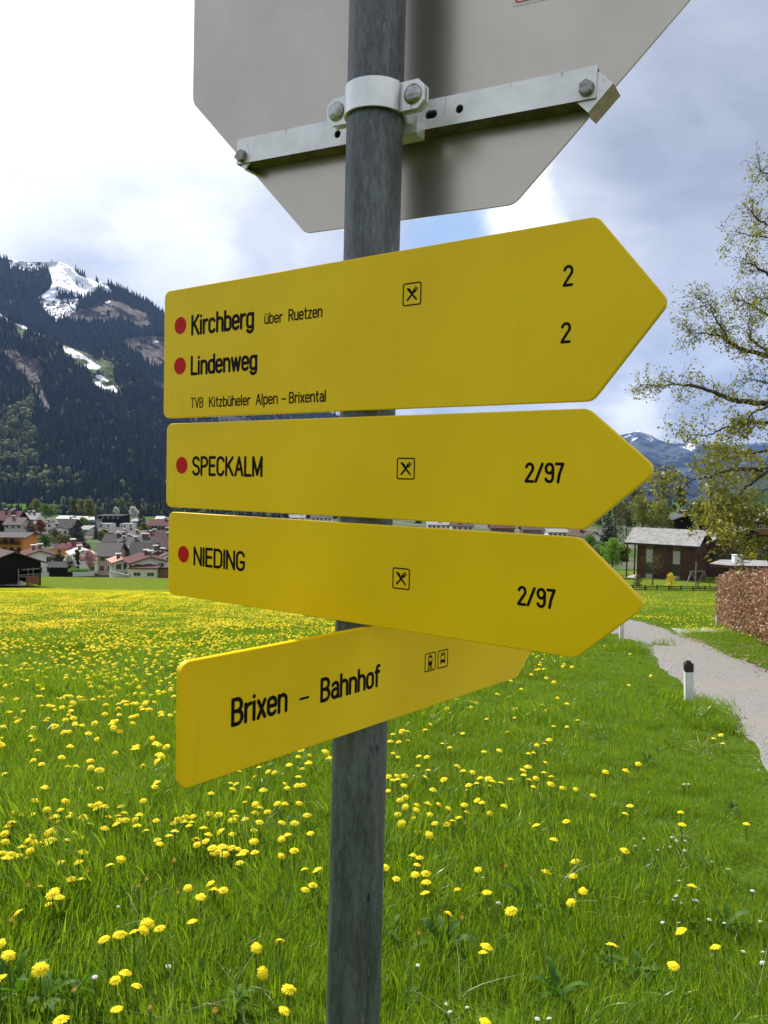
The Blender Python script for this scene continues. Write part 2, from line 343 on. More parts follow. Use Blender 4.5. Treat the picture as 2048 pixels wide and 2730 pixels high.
class MB:
    """mesh collector"""
    def __init__(s): s.v = []; s.f = []; s.mi = []
    def add(s, v, f, mi=0):
        o = len(s.v); s.v += [tuple(x) for x in v]; s.f += [tuple(i+o for i in q) for q in f]; s.mi += [mi]*len(f); return s
    def box(s, x0, x1, y0, y1, z0, z1, mi=0):
        return s.add([(x0,y0,z0),(x1,y0,z0),(x1,y1,z0),(x0,y1,z0),(x0,y0,z1),(x1,y0,z1),(x1,y1,z1),(x0,y1,z1)],
                     [(0,3,2,1),(4,5,6,7),(0,1,5,4),(1,2,6,5),(2,3,7,6),(3,0,4,7)], mi)
    def bar(s, p, q, w, h=None, mi=0, up=(0, 0, 1)):
        p, q = Vector(p), Vector(q); h = h or w; d = (q-p).normalized(); u = Vector(up)
        if abs(d.dot(u)) > .95: u = Vector((1, 0, 0))
        a = d.cross(u).normalized()*w/2; b = d.cross(a).normalized()*h/2
        vs = [p-a-b, p+a-b, p+a+b, p-a+b, q-a-b, q+a-b, q+a+b, q-a+b]
        return s.add(vs, [(0,3,2,1),(4,5,6,7),(0,1,5,4),(1,2,6,5),(2,3,7,6),(3,0,4,7)], mi)
    def tube(s, pts, rs, n=6, mi=0, cap=True):
        pts = [Vector(p) for p in pts]; vs = []; fs = []; ref = None
        for i, p in enumerate(pts):
            d = (pts[min(i+1, len(pts)-1)]-pts[max(i-1, 0)]).normalized()
            if ref is None: ref = d.orthogonal().normalized()
            ref = (ref-d*ref.dot(d)).normalized(); b = d.cross(ref)
            r = rs[i] if hasattr(rs, '__len__') else rs
            for k in range(n):
                a = 2*math.pi*k/n; vs.append(p+(ref*math.cos(a)+b*math.sin(a))*r)
        for i in range(len(pts)-1):
            for k in range(n):
                a = i*n+k; c = i*n+(k+1) % n; fs.append((a, c, c+n, a+n))
        if cap: fs.append(tuple(range(n))[::-1]); fs.append(tuple(range((len(pts)-1)*n, len(pts)*n)))
        return s.add(vs, fs, mi)
    def prism(s, outline, z0, z1, mi=0, bevel=0):
        """outline counter-clockwise in xy, extruded z0..z1, optional edge bevel"""
        n = len(outline)
        def inset(d):
            out = []
            for i in range(n):
                a, p, c = np.array(outline[i-1]), np.array(outline[i]), np.array(outline[(i+1) % n])
                e1 = (p-a)/max(1e-9, np.linalg.norm(p-a)); e2 = (c-p)/max(1e-9, np.linalg.norm(c-p))
                nn = np.array([-(e1[1]+e2[1]), e1[0]+e2[0]]); l = np.linalg.norm(nn); nn = nn/l if l > 1e-9 else nn
                out.append(p+nn*d)
            return out
        rings = [(outline, z0), (outline, z1)] if not bevel else [(inset(bevel), z0), (inset(bevel*.3), z0+bevel*.3), (outline, z0+bevel), (outline, z1-bevel), (inset(bevel*.3), z1-bevel*.3), (inset(bevel), z1)]
        vs = [(p[0], p[1], z) for r, z in rings for p in r]; fs = [tuple(range(n))[::-1], tuple(range((len(rings)-1)*n, len(rings)*n))]
        for k in range(len(rings)-1):
            for i in range(n):
                j = (i+1) % n; fs.append((k*n+i, k*n+j, (k+1)*n+j, (k+1)*n+i))
        return s.add(vs, fs, mi)
    def build(s, name, m, parent=None, smooth=False): return mobj(name, s.v, s.f, m, parent, smooth, s.mi)
def roundpoly(pts, r, seg=7):
    """round the corners of a ccw polygon; r one radius or a list"""
    out = []; n = len(pts)
    for i in range(n):
        p = np.array(pts[i], float); a = np.array(pts[i-1], float)-p; b = np.array(pts[(i+1) % n], float)-p
        la, lb = np.linalg.norm(a), np.linalg.norm(b); a /= la; b /= lb; rr = r[i] if hasattr(r, '__len__') else r
        if rr <= 0: out.append(tuple(p)); continue
        ang = math.acos(max(-1, min(1, float(a@b)))); t = rr/math.tan(ang/2); t = min(t, la*.49, lb*.49); rr = t*math.tan(ang/2)
        c = p+(a+b)/np.linalg.norm(a+b)*rr/math.sin(ang/2); s0 = p+a*t-c; s1 = p+b*t-c
        a0 = math.atan2(s0[1], s0[0]); a1 = math.atan2(s1[1], s1[0]); da = (a1-a0+math.pi) % (2*math.pi)-math.pi
        for k in range(seg+1):
            q = a0+da*k/seg; out.append((c[0]+rr*math.cos(q), c[1]+rr*math.sin(q)))
    return out
def frame4(O, d, u, n):
    mm = Matrix.Identity(4)
    for i in range(3): mm[i][0] = d[i]; mm[i][1] = u[i]; mm[i][2] = n[i]; mm[i][3] = O[i]
    return mm

# ------------------------------------------------------------------ ground
LP = np.array([(-40,-1.0),(-5,1.15),(0,1.42),(1,1.5),(2.2,1.62),(3.7,1.80),(5.9,2.04),(7.2,2.2),(10,2.55),(14,3.1),(25,4.85),(50,9.0),(80,13.3),(120,18.15),(150,21.4),(172,23.5),(181,26.2),(190,27),(205,27.5),(230,26.7),(260,27),(300,28.5),(400,33),(500,37),(600,40),(800,46),(1000,56),(1100,60),(1300,55.5),(1500,45),(2500,35),(14000,30)], float)
RP = np.array([(-40,-1.0),(-5,1.15),(0,1.42),(1,1.5),(2.2,1.62),(3.7,1.80),(5.9,2.05),(7.2,2.24),(10,2.58),(14,3.08),(19,3.85),(25,4.75),(50,8.7),(80,12.7),(96,14.0),(110,14.25),(130,15.5),(172,22),(190,25),(230,27),(260,27),(300,29),(400,33),(500,37),(600,39),(800,42),(1000,45),(1300,50),(2500,60),(14000,60)], float)
def ground_z(x, y):
    x = np.asarray(x, float); y = np.asarray(y, float)
    u = x/np.maximum(y, 1.0); w = np.clip((u+.05)/.25, 0, 1); w = w*w*(3-2*w)
    h = np.interp(y, LP[:, 0], LP[:, 1])*(1-w)+np.interp(y, RP[:, 0], RP[:, 1])*w
    wob = .025*np.sin(x*1.7+y*.6)*np.sin(y*1.3-x*.4)+.05*np.sin(x*.31+2)*np.sin(y*.37)+.10*np.sin(x*.09+1)*np.sin(y*.11+.4)*np.clip(y/30, 0, 1)
    return -h+wob*np.clip(1-(y-100)/80, 0, 1)
def hit(px, py):
    """where a sight line meets the ground"""
    d = RM.T @ np.array([(px-CX)/FPX, -(py-CY)/FPX, 1]); d = d/d[1]
    Y = .6; prev = Y
    while Y < 1500:
        if d[2]*Y < ground_z(d[0]*Y, Y):
            lo, hi = prev, Y
            for _ in range(30):
                mid = (lo+hi)/2
                if d[2]*mid < ground_z(d[0]*mid, mid): hi = mid
                else: lo = mid
            return d*hi
        prev = Y; Y *= 1.01
    return d*1500
def spaced(a, b, n, lin):
    t = np.linspace(-1, 1, n); return np.sinh(t*lin)/np.sinh(lin)*(b-a)/2+(a+b)/2
xs = np.unique(np.concatenate([spaced(-1900, 1900, 261, 8.2)]))
ys = np.concatenate([np.linspace(-40, -1, 14)[:-1], np.linspace(-1, 24, 150)[:-1], 24*np.power(1900/24, np.linspace(0, 1, 190))])
GX, GY = np.meshgrid(xs, ys); GZ = ground_z(GX, GY)
nv = GX.size; nxx = len(xs); nyy = len(ys)
vs = np.stack([GX, GY, GZ], -1).reshape(-1, 3); idx = np.arange(nv).reshape(nyy, nxx)
fs = np.stack([idx[:-1, :-1], idx[:-1, 1:], idx[1:, 1:], idx[1:, :-1]], -1).reshape(-1, 4)
gr = mobj('meadow_ground', vs.tolist(), fs.tolist(), 'meadow_soil', smooth=True); tag(gr, kind='structure')
vf = mobj('valley_floor', [(-16000,1880,-60),(16000,1880,-63),(16000,15000,-482),(-16000,15000,-482)], [(0,1,2,3)], 'meadow_soil'); tag(vf, kind='structure')

# road: left and right edge given as points on the ground
def ribbon(name, L, R, m, lift, nseg=60, nw=8, wob=.0):
    L = [hit(*p)[:2] if len(p) == 2 else np.array(p[:2]) for p in L]; R = [hit(*p)[:2] if len(p) == 2 else np.array(p[:2]) for p in R]
    def rs(P):
        P = np.array(P); dd = np.concatenate([[0], np.cumsum(np.linalg.norm(np.diff(P, axis=0), axis=1))]); t = np.linspace(0, dd[-1], nseg+1)
        Q = np.stack([np.interp(t, dd, P[:, 0]), np.interp(t, dd, P[:, 1])], -1)
        for _ in range(2): Q[1:-1] = (Q[:-2]+2*Q[1:-1]+Q[2:])/4
        return Q
    A, Bq = rs(L), rs(R)
    if wob:
        for Q in (A, Bq): Q += wob*np.sin(np.arange(nseg+1)*1.9)[:, None]*rng.uniform(.3, 1, (nseg+1, 1))*np.array([1, .2])
    V = []; F = []
    for i in range(nseg+1):
        for k in range(nw+1):
            p = A[i]+(Bq[i]-A[i])*k/nw; z = float(ground_z(p[0], p[1])); e = 1 if 0 < k < nw else 0
            V.append((p[0], p[1], z+lift*(1 if e else -.4)))
    for i in range(nseg):
        for k in range(nw):
            a = i*(nw+1)+k; F.append((a, a+1, a+nw+2, a+nw+1))
    o = mobj(name, V, F, m, smooth=True); tag(o, kind='structure'); return A, Bq
roadL = [(2.9, -2.0, 0), (2.55, .5, 0), (2160, 2330), (2100, 2150), (2048, 2056), (1998, 2005), (1952, 1945), (1893, 1897), (1848, 1862), (1802, 1817), (1749, 1769), (1696, 1728), (1660, 1702), (1610, 1684), (1560, 1672)]
roadR = [(7.0, -2.0, 0), (7.2, 1.5, 0), (7.6, 4.0, 0), (2420, 2010), (2230, 1868), (2110, 1806), (2048, 1782), (1961, 1751), (1913, 1731), (1860, 1708), (1800, 1682), (1740, 1664), (1678, 1652), (1620, 1645), (1570, 1641)]
RA, RB = ribbon('gravel_road', roadL, roadR, 'gravel', .02, 90, 10, .05)
ribbon('driveway', [(1815, 1697), (1900, 1695), (2060, 1698)], [(1785, 1672), (1900, 1673), (2060, 1675)], 'concrete', .035, 10, 3)
vergeL = [(1860, 1706), (1913, 1731), (1961, 1751), (2048, 1782), (2110, 1806), (2230, 1868)]
vergeR = [(1880, 1690), (1960, 1712), (2060, 1745), (2140, 1770), (2260, 1800), (2420, 1850)]
VA, VB = ribbon('verge_strip', vergeL, vergeR, 'verge', .03, 30, 6, .1)
poly_road = np.concatenate([RA, RB[::-1]]); poly_verge = np.concatenate([VA, VB[::-1]])
def inpoly(P, x, y):
    x = np.asarray(x); y = np.asarray(y); r = np.zeros(x.shape, bool); j = len(P)-1
    for i in range(len(P)):
        xi, yi = P[i]; xj, yj = P[j]
        c = ((yi > y) != (yj > y)) & (x < (xj-xi)*(y-yi)/((yj-yi) if abs(yj-yi) > 1e-12 else 1e-12)+xi)
        r ^= c; j = i
    return r
# ------------------------------------------------------------------ sign post and signs
AX = lambda z: Vector((-.02506+.0128*z, 1.05454+.00598*z, z))
PR = .038
post = empty('sign_post', loc=AX(-1.49), label='weathered galvanised steel tube post carrying all the yellow trail signs', cat='post')
mb = MB(); b0 = Vector(post.location)
zs = np.linspace(-1.6, 1.75, 24)
mb.tube([AX(z)-b0 for z in zs], PR, 48); mb.build('tube', 'galvanised_steel', post, smooth=True)
mb = MB(); sd = Vector((.55, -.835, 0))      # the weld seam, a thin raised line
mb.tube([AX(z)-b0+sd*(PR-.0004) for z in zs], .0011, 6); mb.build('weld_seam', 'galvanised_steel', post, smooth=True)

def A(cx, cy, rx, ry, a0, a1, n=10):
    return [(cx+rx*math.cos(rad(a0+(a1-a0)*i/n)), cy+ry*math.sin(rad(a0+(a1-a0)*i/n))) for i in range(n+1)]
def stad(w=.38, y0=0, y1=.7):
    r = w/2; return A(r, y1-r, r, r, 0, 180)+A(r, y0+r, r, r, 180, 360)+[(w, y1-r)]
GL = {
 'K': (.44, [[(0,0),(0,1)], [(.42,1),(0,.40)], [(.14,.58),(.44,0)]]),
 'i': (.0, [[(0,0),(0,.7)], [(0,.94),(0,.95)]]),
 'r': (.22, [[(0,0),(0,.7)], [(0,.42)]+A(.22,.44,.22,.25,170,85)]),
 'c': (.36, [A(.18,.51,.18,.19,25,180)+A(.18,.19,.18,.19,180,335)]),
 'h': (.36, [[(0,0),(0,1)], A(.18,.5,.18,.2,180,0)+[(.36,0)]]),
 'b': (.36, [[(0,0),(0,1)], stad(.36)]),
 'e': (.36, [[(.01,.36),(.36,.36)]+A(.18,.51,.18,.19,0,180)+A(.18,.19,.18,.19,180,330)]),
 'g': (.36, [stad(.36), [(.36,.7),(.36,-.08)]+A(.18,-.08,.18,.18,0,-155)]),
 'n': (.36, [[(0,0),(0,.7)], A(.18,.5,.18,.2,180,0)+[(.36,0)]]),
 'd': (.36, [stad(.36), [(.36,0),(.36,1)]]),
 'w': (.54, [[(0,.7),(.13,0),(.27,.68),(.41,0),(.54,.7)]]),
 't': (.22, [[(.09,.95),(.09,.12)]+A(.21,.12,.12,.12,180,270,5), [(0,.7),(.22,.7)]]),
 'z': (.30, [[(0,.7),(.29,.7),(0,0),(.30,0)]]),
 'u': (.36, [[(0,.7)]+A(.18,.2,.18,.2,180,360), [(.36,.7),(.36,0)]]),
 'ü': (.36, [[(0,.7)]+A(.18,.2,.18,.2,180,360), [(.36,.7),(.36,0)], [(.07,.93),(.07,.94)], [(.29,.93),(.29,.94)]]),
 'l': (.0, [[(0,0),(0,1)]]),
 'p': (.36, [stad(.36), [(0,.7),(0,-.27)]]),
 'x': (.32, [[(0,.7),(.32,0)], [(.32,.7),(0,0)]]),
 'a': (.35, [A(.18,.53,.16,.17,155,0)+[(.34,.06),(.37,0)], [(.34,.42)]+[(.17,.40)]+A(.17,.20,.17,.20,90,300,8)+[(.34,.14)]]),
 'o': (.36, [stad(.36)]),
 'f': (.22, [[(.08,0),(.08,.84)]+A(.20,.84,.12,.16,180,75,5), [(0,.7),(.22,.7)]]),
 'V': (.44, [[(0,1),(.22,0),(.44,1)]]), 'T': (.42, [[(0,1),(.42,1)], [(.21,1),(.21,0)]]),
 'B': (.42, [[(0,.52),(.20,.52)]+A(.20,.26,.22,.26,90,-90,12)+[(0,0),(0,1),(.19,1)]+A(.19,.76,.20,.24,90,-90,12)]),
 'R': (.42, [[(0,0),(0,1),(.2,1)]+A(.2,.75,.22,.25,90,-90,12)+[(0,.5)], [(.22,.5),(.42,0)]]),
 'L': (.34, [[(0,1),(0,0),(.34,0)]]), 'A': (.46, [[(0,0),(.23,1),(.46,0)], [(.08,.33),(.38,.33)]]),
 'P': (.40, [[(0,0),(0,1),(.18,1)]+A(.18,.74,.22,.26,90,-90,12)+[(0,.48)]]),
 'S': (.42, [A(.21,.77,.20,.23,20,180)+A(.21,.77,.21,.25,180,235,4)+A(.21,.24,.21,.26,55,0,4)+A(.21,.23,.21,.23,0,-160)]),
 'E': (.36, [[(.36,1),(0,1),(0,0),(.36,0)], [(0,.52),(.32,.52)]]),
 'C': (.42, [A(.21,.74,.21,.26,15,180)+A(.21,.26,.21,.26,180,345)]),
 'M': (.52, [[(0,0),(0,1),(.26,.06),(.52,1),(.52,0)]]), 'N': (.44, [[(0,0),(0,1),(.44,0),(.44,1)]]),
 'I': (.0, [[(0,0),(0,1)]]), 'D': (.44, [[(0,0),(0,1),(.2,1)]+A(.2,.74,.24,.26,90,0)+A(.2,.26,.24,.26,0,-90)+[(0,0)]]),
 'G': (.44, [A(.21,.74,.21,.26,15,180)+A(.21,.26,.21,.26,180,360)+[(.42,.44),(.22,.44)]]),
 '2': (.40, [A(.20,.78,.19,.22,170,0)+[(.385,.66),(.02,.06),(0,0),(.40,0)]]),
 '/': (.40, [[(0,0),(.36,1)]]), '9': (.40, [A(.2,.74,.2,.26,0,360,20), [(.40,.74)]+A(.20,.24,.20,.24,0,-160)]),
 '7': (.38, [[(0,1),(.38,1),(.20,.45),(.13,0)]]), '–': (.30, [[(0,.40),(.30,.40)]]),
}
LZ = [0]
def stroke(mb, P, t, z):
    """constant-width line with round ends, one strip of quads"""
    P = [np.array(p, float) for p in P]; Q = [P[0]]
    for p in P[1:]:
        if np.linalg.norm(p-Q[-1]) > 1e-7: Q.append(p)
    for i in range(1, len(Q)-1):                 # sharp corners: two strokes that overlap in a round joint
        d1 = Q[i]-Q[i-1]; d2 = Q[i+1]-Q[i]
        if d1@d2/np.linalg.norm(d1)/np.linalg.norm(d2) < .62:
            stroke(mb, Q[:i+1], t, z); stroke(mb, Q[i:], t, z+.000007); return
    P = Q; n = len(P); V = []; F = []; r = t/2
    if n == 1: P = [P[0], P[0]+[0, 1e-5]]; n = 2
    Ls, Rs = [], []
    for i in range(n):
        d1 = P[i]-P[i-1] if i else P[1]-P[0]; d2 = P[i+1]-P[i] if i < n-1 else P[-1]-P[-2]
        d1 = d1/np.linalg.norm(d1); d2 = d2/np.linalg.norm(d2); nn = np.array([-(d1+d2)[1], (d1+d2)[0]]); l = np.linalg.norm(nn)
        nn = nn/l if l > 1e-6 else np.array([-d1[1], d1[0]]); c = max(.45, abs(nn@np.array([-d1[1], d1[0]])))
        Ls.append(P[i]+nn*r/c); Rs.append(P[i]-nn*r/c)
    def cap(c, d, out):
        a = math.atan2(d[1], d[0]); return [(c[0]+r*math.cos(a+q), c[1]+r*math.sin(a+q)) for q in np.linspace(math.pi/2, -math.pi/2, 9)]
    for i in range(n): V += [(*Ls[i], z), (*Rs[i], z)]
    F = [(2*i, 2*i+1, 2*i+3, 2*i+2) for i in range(n-1)]
    mb.add(V, F)
    d = P[-1]-P[-2]; c = cap(P[-1], d, 1); mb.add([(*q, z) for q in c], [tuple(range(len(c)))[::-1]])
    d = P[0]-P[1]; c = cap(P[0], d, 1); mb.add([(*q, z) for q in c], [tuple(range(len(c)))[::-1]])
ZP = .0003
def word(mb, s, x0, x1, base, cap, t):
    """s between x0 and x1 (mm, outer edges), baseline/cap height in mm below the top edge, stroke t mm"""
    gap = .17*1.0
    adv = []; x = 0
    for ch in s:
        if ch == ' ': x += .34; continue
        w, st = GL[ch]; adv.append((x, ch)); x += w+gap+(.03 if ch in 'il' else 0)
    tot = x-gap; k = (x1-x0-t)/tot; H = cap-t
    for j, (xx, ch) in enumerate(adv):
        for q, st in enumerate(GL[ch][1]):
            P = [((x0+t/2+(xx+a)*k)/1000, (-(base)+t/2+b*H)/1000) for a, b in st]
            stroke(mb, P, t/1000, ZP+.00002*((q+j) % 4))
def icon_frame(mb, x0, y0, x1, y1, r=2.8, t=1.6):
    o = roundpoly([(x0,-y1),(x1,-y1),(x1,-y0),(x0,-y0)], r, 5); i_ = roundpoly([(x0+t,-y1+t),(x1-t,-y1+t),(x1-t,-y0-t),(x0+t,-y0-t)], r-t*.8, 5)
    n = len(o); mb.add([(a/1000, b/1000, ZP) for a, b in o+i_], [(k, (k+1) % n, n+(k+1) % n, n+k) for k in range(n)])
def flatpoly(mb, pts, z=ZP, mi=0): mb.add([(a/1000, b/1000, z) for a, b in pts], [tuple(range(len(pts)))], mi)
def xf(pts, cx, cy, ang, s=1):
    c, q = math.cos(rad(ang)), math.sin(rad(ang)); return [(cx+s*(a*c-b*q), cy+s*(a*q+b*c)) for a, b in pts]
def cutlery(mb, cx, cy):
    # knife, running from lower right handle to upper left blade; fork the other way round
    knife = [(-1.1,-10.2),(1.1,-10.2),(1.15,0),(1.9,1),(2.4,4),(2.2,7.5),(.9,10.2),(-.6,10.6),(-1.2,9),(-1.3,1)]
    handle = [(-1.25,-10.2),(1.25,-10.2),(1.1,0),(1.1,2.6),(2.2,4.0),(2.5,6.2),(-2.5,6.2),(-2.2,4.0),(-1.1,2.6),(-1.1,0)]
    flatpoly(mb, xf(knife, cx, cy, 43, 1.02), ZP); flatpoly(mb, xf(handle, cx, cy, -43, 1.02), ZP+.00003)
    for x in (-1.75, 0, 1.75): flatpoly(mb, xf([(x-.55,6.1),(x+.55,6.1),(x+.45,10.4),(x-.45,10.4)], cx, cy, -43, 1.02), ZP+.00006)
def ring(mb, pts_o, pts_i, z=ZP):
    n = len(pts_o); mb.add([(a/1000, b/1000, z) for a, b in list(pts_o)+list(pts_i)], [(k, (k+1) % n, n+(k+1) % n, n+k) for k in range(n)])
def sh(pts, cx, cy): return [(a+cx, b+cy) for a, b in pts]
def train(mb, cx, cy):
    flatpoly(mb, sh([(-4.6,-4),(-4.8,1),(4.8,1),(4.6,-4),(3.6,-6),(-3.6,-6)], cx, cy))                 # lower front
    o = roundpoly([(-4.8,1),(4.8,1),(4.8,8.5),(-4.8,8.5)], [0,0,3,3], 4); i_ = roundpoly([(-3.3,1.9),(3.3,1.9),(3.3,5.2),(-3.3,5.2)], [0,0,1,1], 4)
    # roof and window pillars
    for q in ([(-4.8,1),(-3.3,1),(-3.3,6.2),(-4.8,6.2)], [(3.3,1),(4.8,1),(4.8,6.2),(3.3,6.2)], [(-4.8,6.2),(4.8,6.2),(4.1,8.2),(2.2,9.3),(-2.2,9.3),(-4.1,8.2)], [(-.5,9.3),(.5,9.3),(.5,10.6),(-.5,10.6)], [(-1.8,10.1),(-.5,10.1),(-.5,10.6),(-1.8,10.6)], [(.5,10.1),(1.8,10.1),(1.8,10.6),(.5,10.6)]):
        flatpoly(mb, sh(q, cx, cy))
    for q in ([(-4.2,-6.6),(-3.1,-6.6),(-5.2,-10.8),(-6.5,-10.8)], [(3.1,-6.6),(4.2,-6.6),(6.5,-10.8),(5.2,-10.8)]): flatpoly(mb, sh(q, cx, cy))
    for y, w in ((-7.3,3.1),(-8.9,3.9),(-10.5,4.8)): flatpoly(mb, sh([(-w,y-.4),(w,y-.4),(w,y+.4),(-w,y+.4)], cx, cy), ZP+.00003)
def bus(mb, cx, cy):
    for q in ([(-5.6,-5.5),(5.6,-5.5),(5.8,-1),(-5.8,-1)], [(-5.8,-1),(-4.5,-1),(-4.0,5.0),(-5.3,5.0)], [(4.5,-1),(5.8,-1),(5.3,5.0),(4.0,5.0)], [(-5.3,5.0),(5.3,5.0),(4.6,7.2),(-4.6,7.2)][:4], [(-4.6,8.2),(4.6,8.2),(3.2,9.5),(-3.2,9.5)], [(-4.9,7.2),(-3.4,7.2),(-3.2,8.2),(-4.6,8.2)], [(3.4,7.2),(4.9,7.2),(4.6,8.2),(3.2,8.2)], [(-5.2,-5.5),(-3.2,-5.5),(-3.2,-7.6),(-5.2,-7.6)], [(3.2,-5.5),(5.2,-5.5),(5.2,-7.6),(3.2,-7.6)]):
        flatpoly(mb, sh(q, cx, cy))
def disc(cx, cy, r, n=40): return [(cx+r*math.cos(2*math.pi*k/n), cy+r*math.sin(2*math.pi*k/n)) for k in range(n)]
def trail_sign(TL, d, n, H, L, T, label, lines, dots, icons, pole_u):
    d = Vector(d).normalized(); n = Vector(n).normalized(); u = n.cross(d).normalized()
    e = empty('trail_sign', frame4(TL, d, u, n), label=label, cat='sign', group='yellow hiking trail signs on the post')
    out = roundpoly([(0,-H),(L,-H),(L+T,-H/2),(L,0),(0,0)], [.0115,.016,.012,.016,.0115], 8)
    mb = MB(); mb.prism(out, -.0035, 0, bevel=.0014); mb.build('board', 'yellow_paint', e)
    # moulded rim folded back along the edge
    mb = MB(); n_ = len(out); inn = roundpoly([(.004,-H+.004),(L-.0015,-H+.004),(L+T-.005,-H/2),(L-.0015,-.004),(.004,-.004)], [.009,.012,.009,.012,.009], 8)
    V = [(*p, -.0034) for p in out]+[(*p, -.009) for p in out]+[(*p, -.009) for p in inn]+[(*p, -.0034) for p in inn]
    o2 = [( .0005+x*.999, y*.997-.0002) for x, y in out]
    V = [(*p, -.0034) for p in o2]+[(*p, -.008) for p in o2]+[(*p, -.008) for p in inn]+[(*p, -.0034) for p in inn]
    F = []
    for a in range(3):
        for k in range(n_): F.append((a*n_+k, a*n_+(k+1) % n_, (a+1)*n_+(k+1) % n_, (a+1)*n_+k))
    mb.add(V, F); mb.build('rim', 'yellow_paint', e)
    for (s, x0, x1, base, cap, t) in lines:
        mb = MB(); word(mb, s, x0, x1, base, cap, t); mb.build('lettering', 'black_print', e)
    for (x, y) in dots:
        mb = MB(); flatpoly(mb, disc(x, -y, 13.1)); mb.build('red_dot', 'red_print', e)
    for (kind, x0, y0, x1, y1) in icons:
        mb = MB(); icon_frame(mb, x0, y0, x1, y1); cx, cy = (x0+x1)/2, -(y0+y1)/2
        dict(food=cutlery, train=train, bus=bus)[kind](mb, cx, cy); mb.build('pictogram', 'black_print', e)
    # saddle clamp that holds the board to the post, behind it
    mb = MB(); z0 = -.0415
    mb.prism([(pole_u-.055,-H*.62),(pole_u+.055,-H*.62),(pole_u+.055,-H*.38),(pole_u-.055,-H*.38)], -.0415-.042, -.0415-.0385)
    mb.build('clamp', 'aluminium', e)
    return e
trail_sign((-.3492,1.22317,.28564), (.83409,-.55161,-.00387), (-.55155,-.83407,.0108), .1987, .6898, .0779,
    'topmost and tallest yellow arrow sign reading Kirchberg and Lindenweg, pointing right',
    [('Kirchberg',61.5,191.5,74.5,32.0,4.7), ('über',211,245.5,71.2,16.2,2.1), ('Ruetzen',256,316,71.2,16.8,2.2), ('Lindenweg',61.3,199,135.0,30.5,4.7),
     ('TVB',62.5,90,184.9,16.0,1.8), ('Kitzbüheler',102,186.5,184.9,16.2,2.1), ('Alpen',197,239,184.9,16.2,2.1), ('–',245.5,254.5,184.9,16,2.0), ('Brixental',259.5,325,185.2,16.4,2.2),
     ('2',653,665,71.5,23.5,3.1), ('2',652.3,664.3,133.6,23.2,3.1)],
    [(37.4,56.5),(37.3,118.6)], [('food',443.5,42.3,470.8,70.7)], .3667)
trail_sign((-.34661,1.22531,.07883), (.82531,-.56467,-.0037), (-.56461,-.82529,.01086), .1321, .6862, .0764,
    'yellow arrow sign reading SPECKALM, second from the top, pointing right',
    [('SPECKALM',60.5,208.5,81.6,30.4,4.35), ('2/97',614.5,661.5,82.0,23.2,3.3)], [(36.7,65.6)], [('food',439.7,53.6,466.6,81)], .3688)
trail_sign((-.34601,1.23365,-.0611), (.81125,-.58469,-.00343), (-.58463,-.81123,.01095), .1324, .6878, .0751,
    'yellow arrow sign reading NIEDING, third from the top, pointing right',
    [('NIEDING',61.4,176.3,82.0,30.4,4.35), ('2/97',616.5,662.8,82.0,22.8,3.3)], [(37.5,66)], [('food',442,52.8,468.6,79.9)], .3689)
trail_sign((-.20748,.78497,-.19503), (.65837,.75261,-.01122), (.75264,-.65843,-.00239), .1341, .6662, .0762,
    'lowest yellow sign reading Brixen Bahnhof, turned away from the other three',
    [('Brixen',65,147.5,82.4,32.4,4.6), ('–',166,182.5,84.5,32,3.0), ('Bahnhof',201,312,83.2,31.2,4.6)], [], [('train',408.8,54.3,434.4,81.5),('bus',439.5,54.6,464.6,81.7)], .3242)

# octagonal traffic sign seen from behind, with its mounting rail
OB = Vector((-.12827128,1.21874582,.37689869)); od = Vector((.86397502,-.50235076,-.03450918)); on = Vector((-.50303101,-.86414603,-.0145412)); ou = on.cross(od).normalized()
octo = empty('octagonal_traffic_sign', frame4(OB, od, ou, on), label='bare grey back of an octagonal traffic sign above the yellow signs', cat='traffic sign')
s_ = .34378; k_ = s_/math.sqrt(2)
outl = roundpoly([(0,0),(s_,0),(s_+k_,k_),(s_+k_,k_+s_),(s_,2*k_+s_),(0,2*k_+s_),(-k_,k_+s_),(-k_,k_)], .024, 7)
mb = MB(); mb.prism(outl, -.003, 0, bevel=.0006); mb.build('plate', 'aluminium_back', octo)
mb = MB(); st = [(.3285,.2555),(.404,.2520),(.406,.310),(.3305,.3135)]
mb.add([(*p, .0004) for p in st], [(0,1,2,3)])
io = [(.3325,.2592),(.4005,.2561),(.4025,.306),(.3345,.3095)]; o2 = roundpoly(io, .004, 4); cxm = np.mean(io, axis=0); i2 = [tuple(cxm+(np.array(p)-cxm)*np.array([.955,.94])) for p in o2]
nq = len(o2); mb.add([(*p, .0006) for p in o2+i2], [(k, (k+1) % nq, nq+(k+1) % nq, nq+k) for k in range(nq)], 1)
mb.build('sticker', ['sticker_white', 'red_print'], octo)
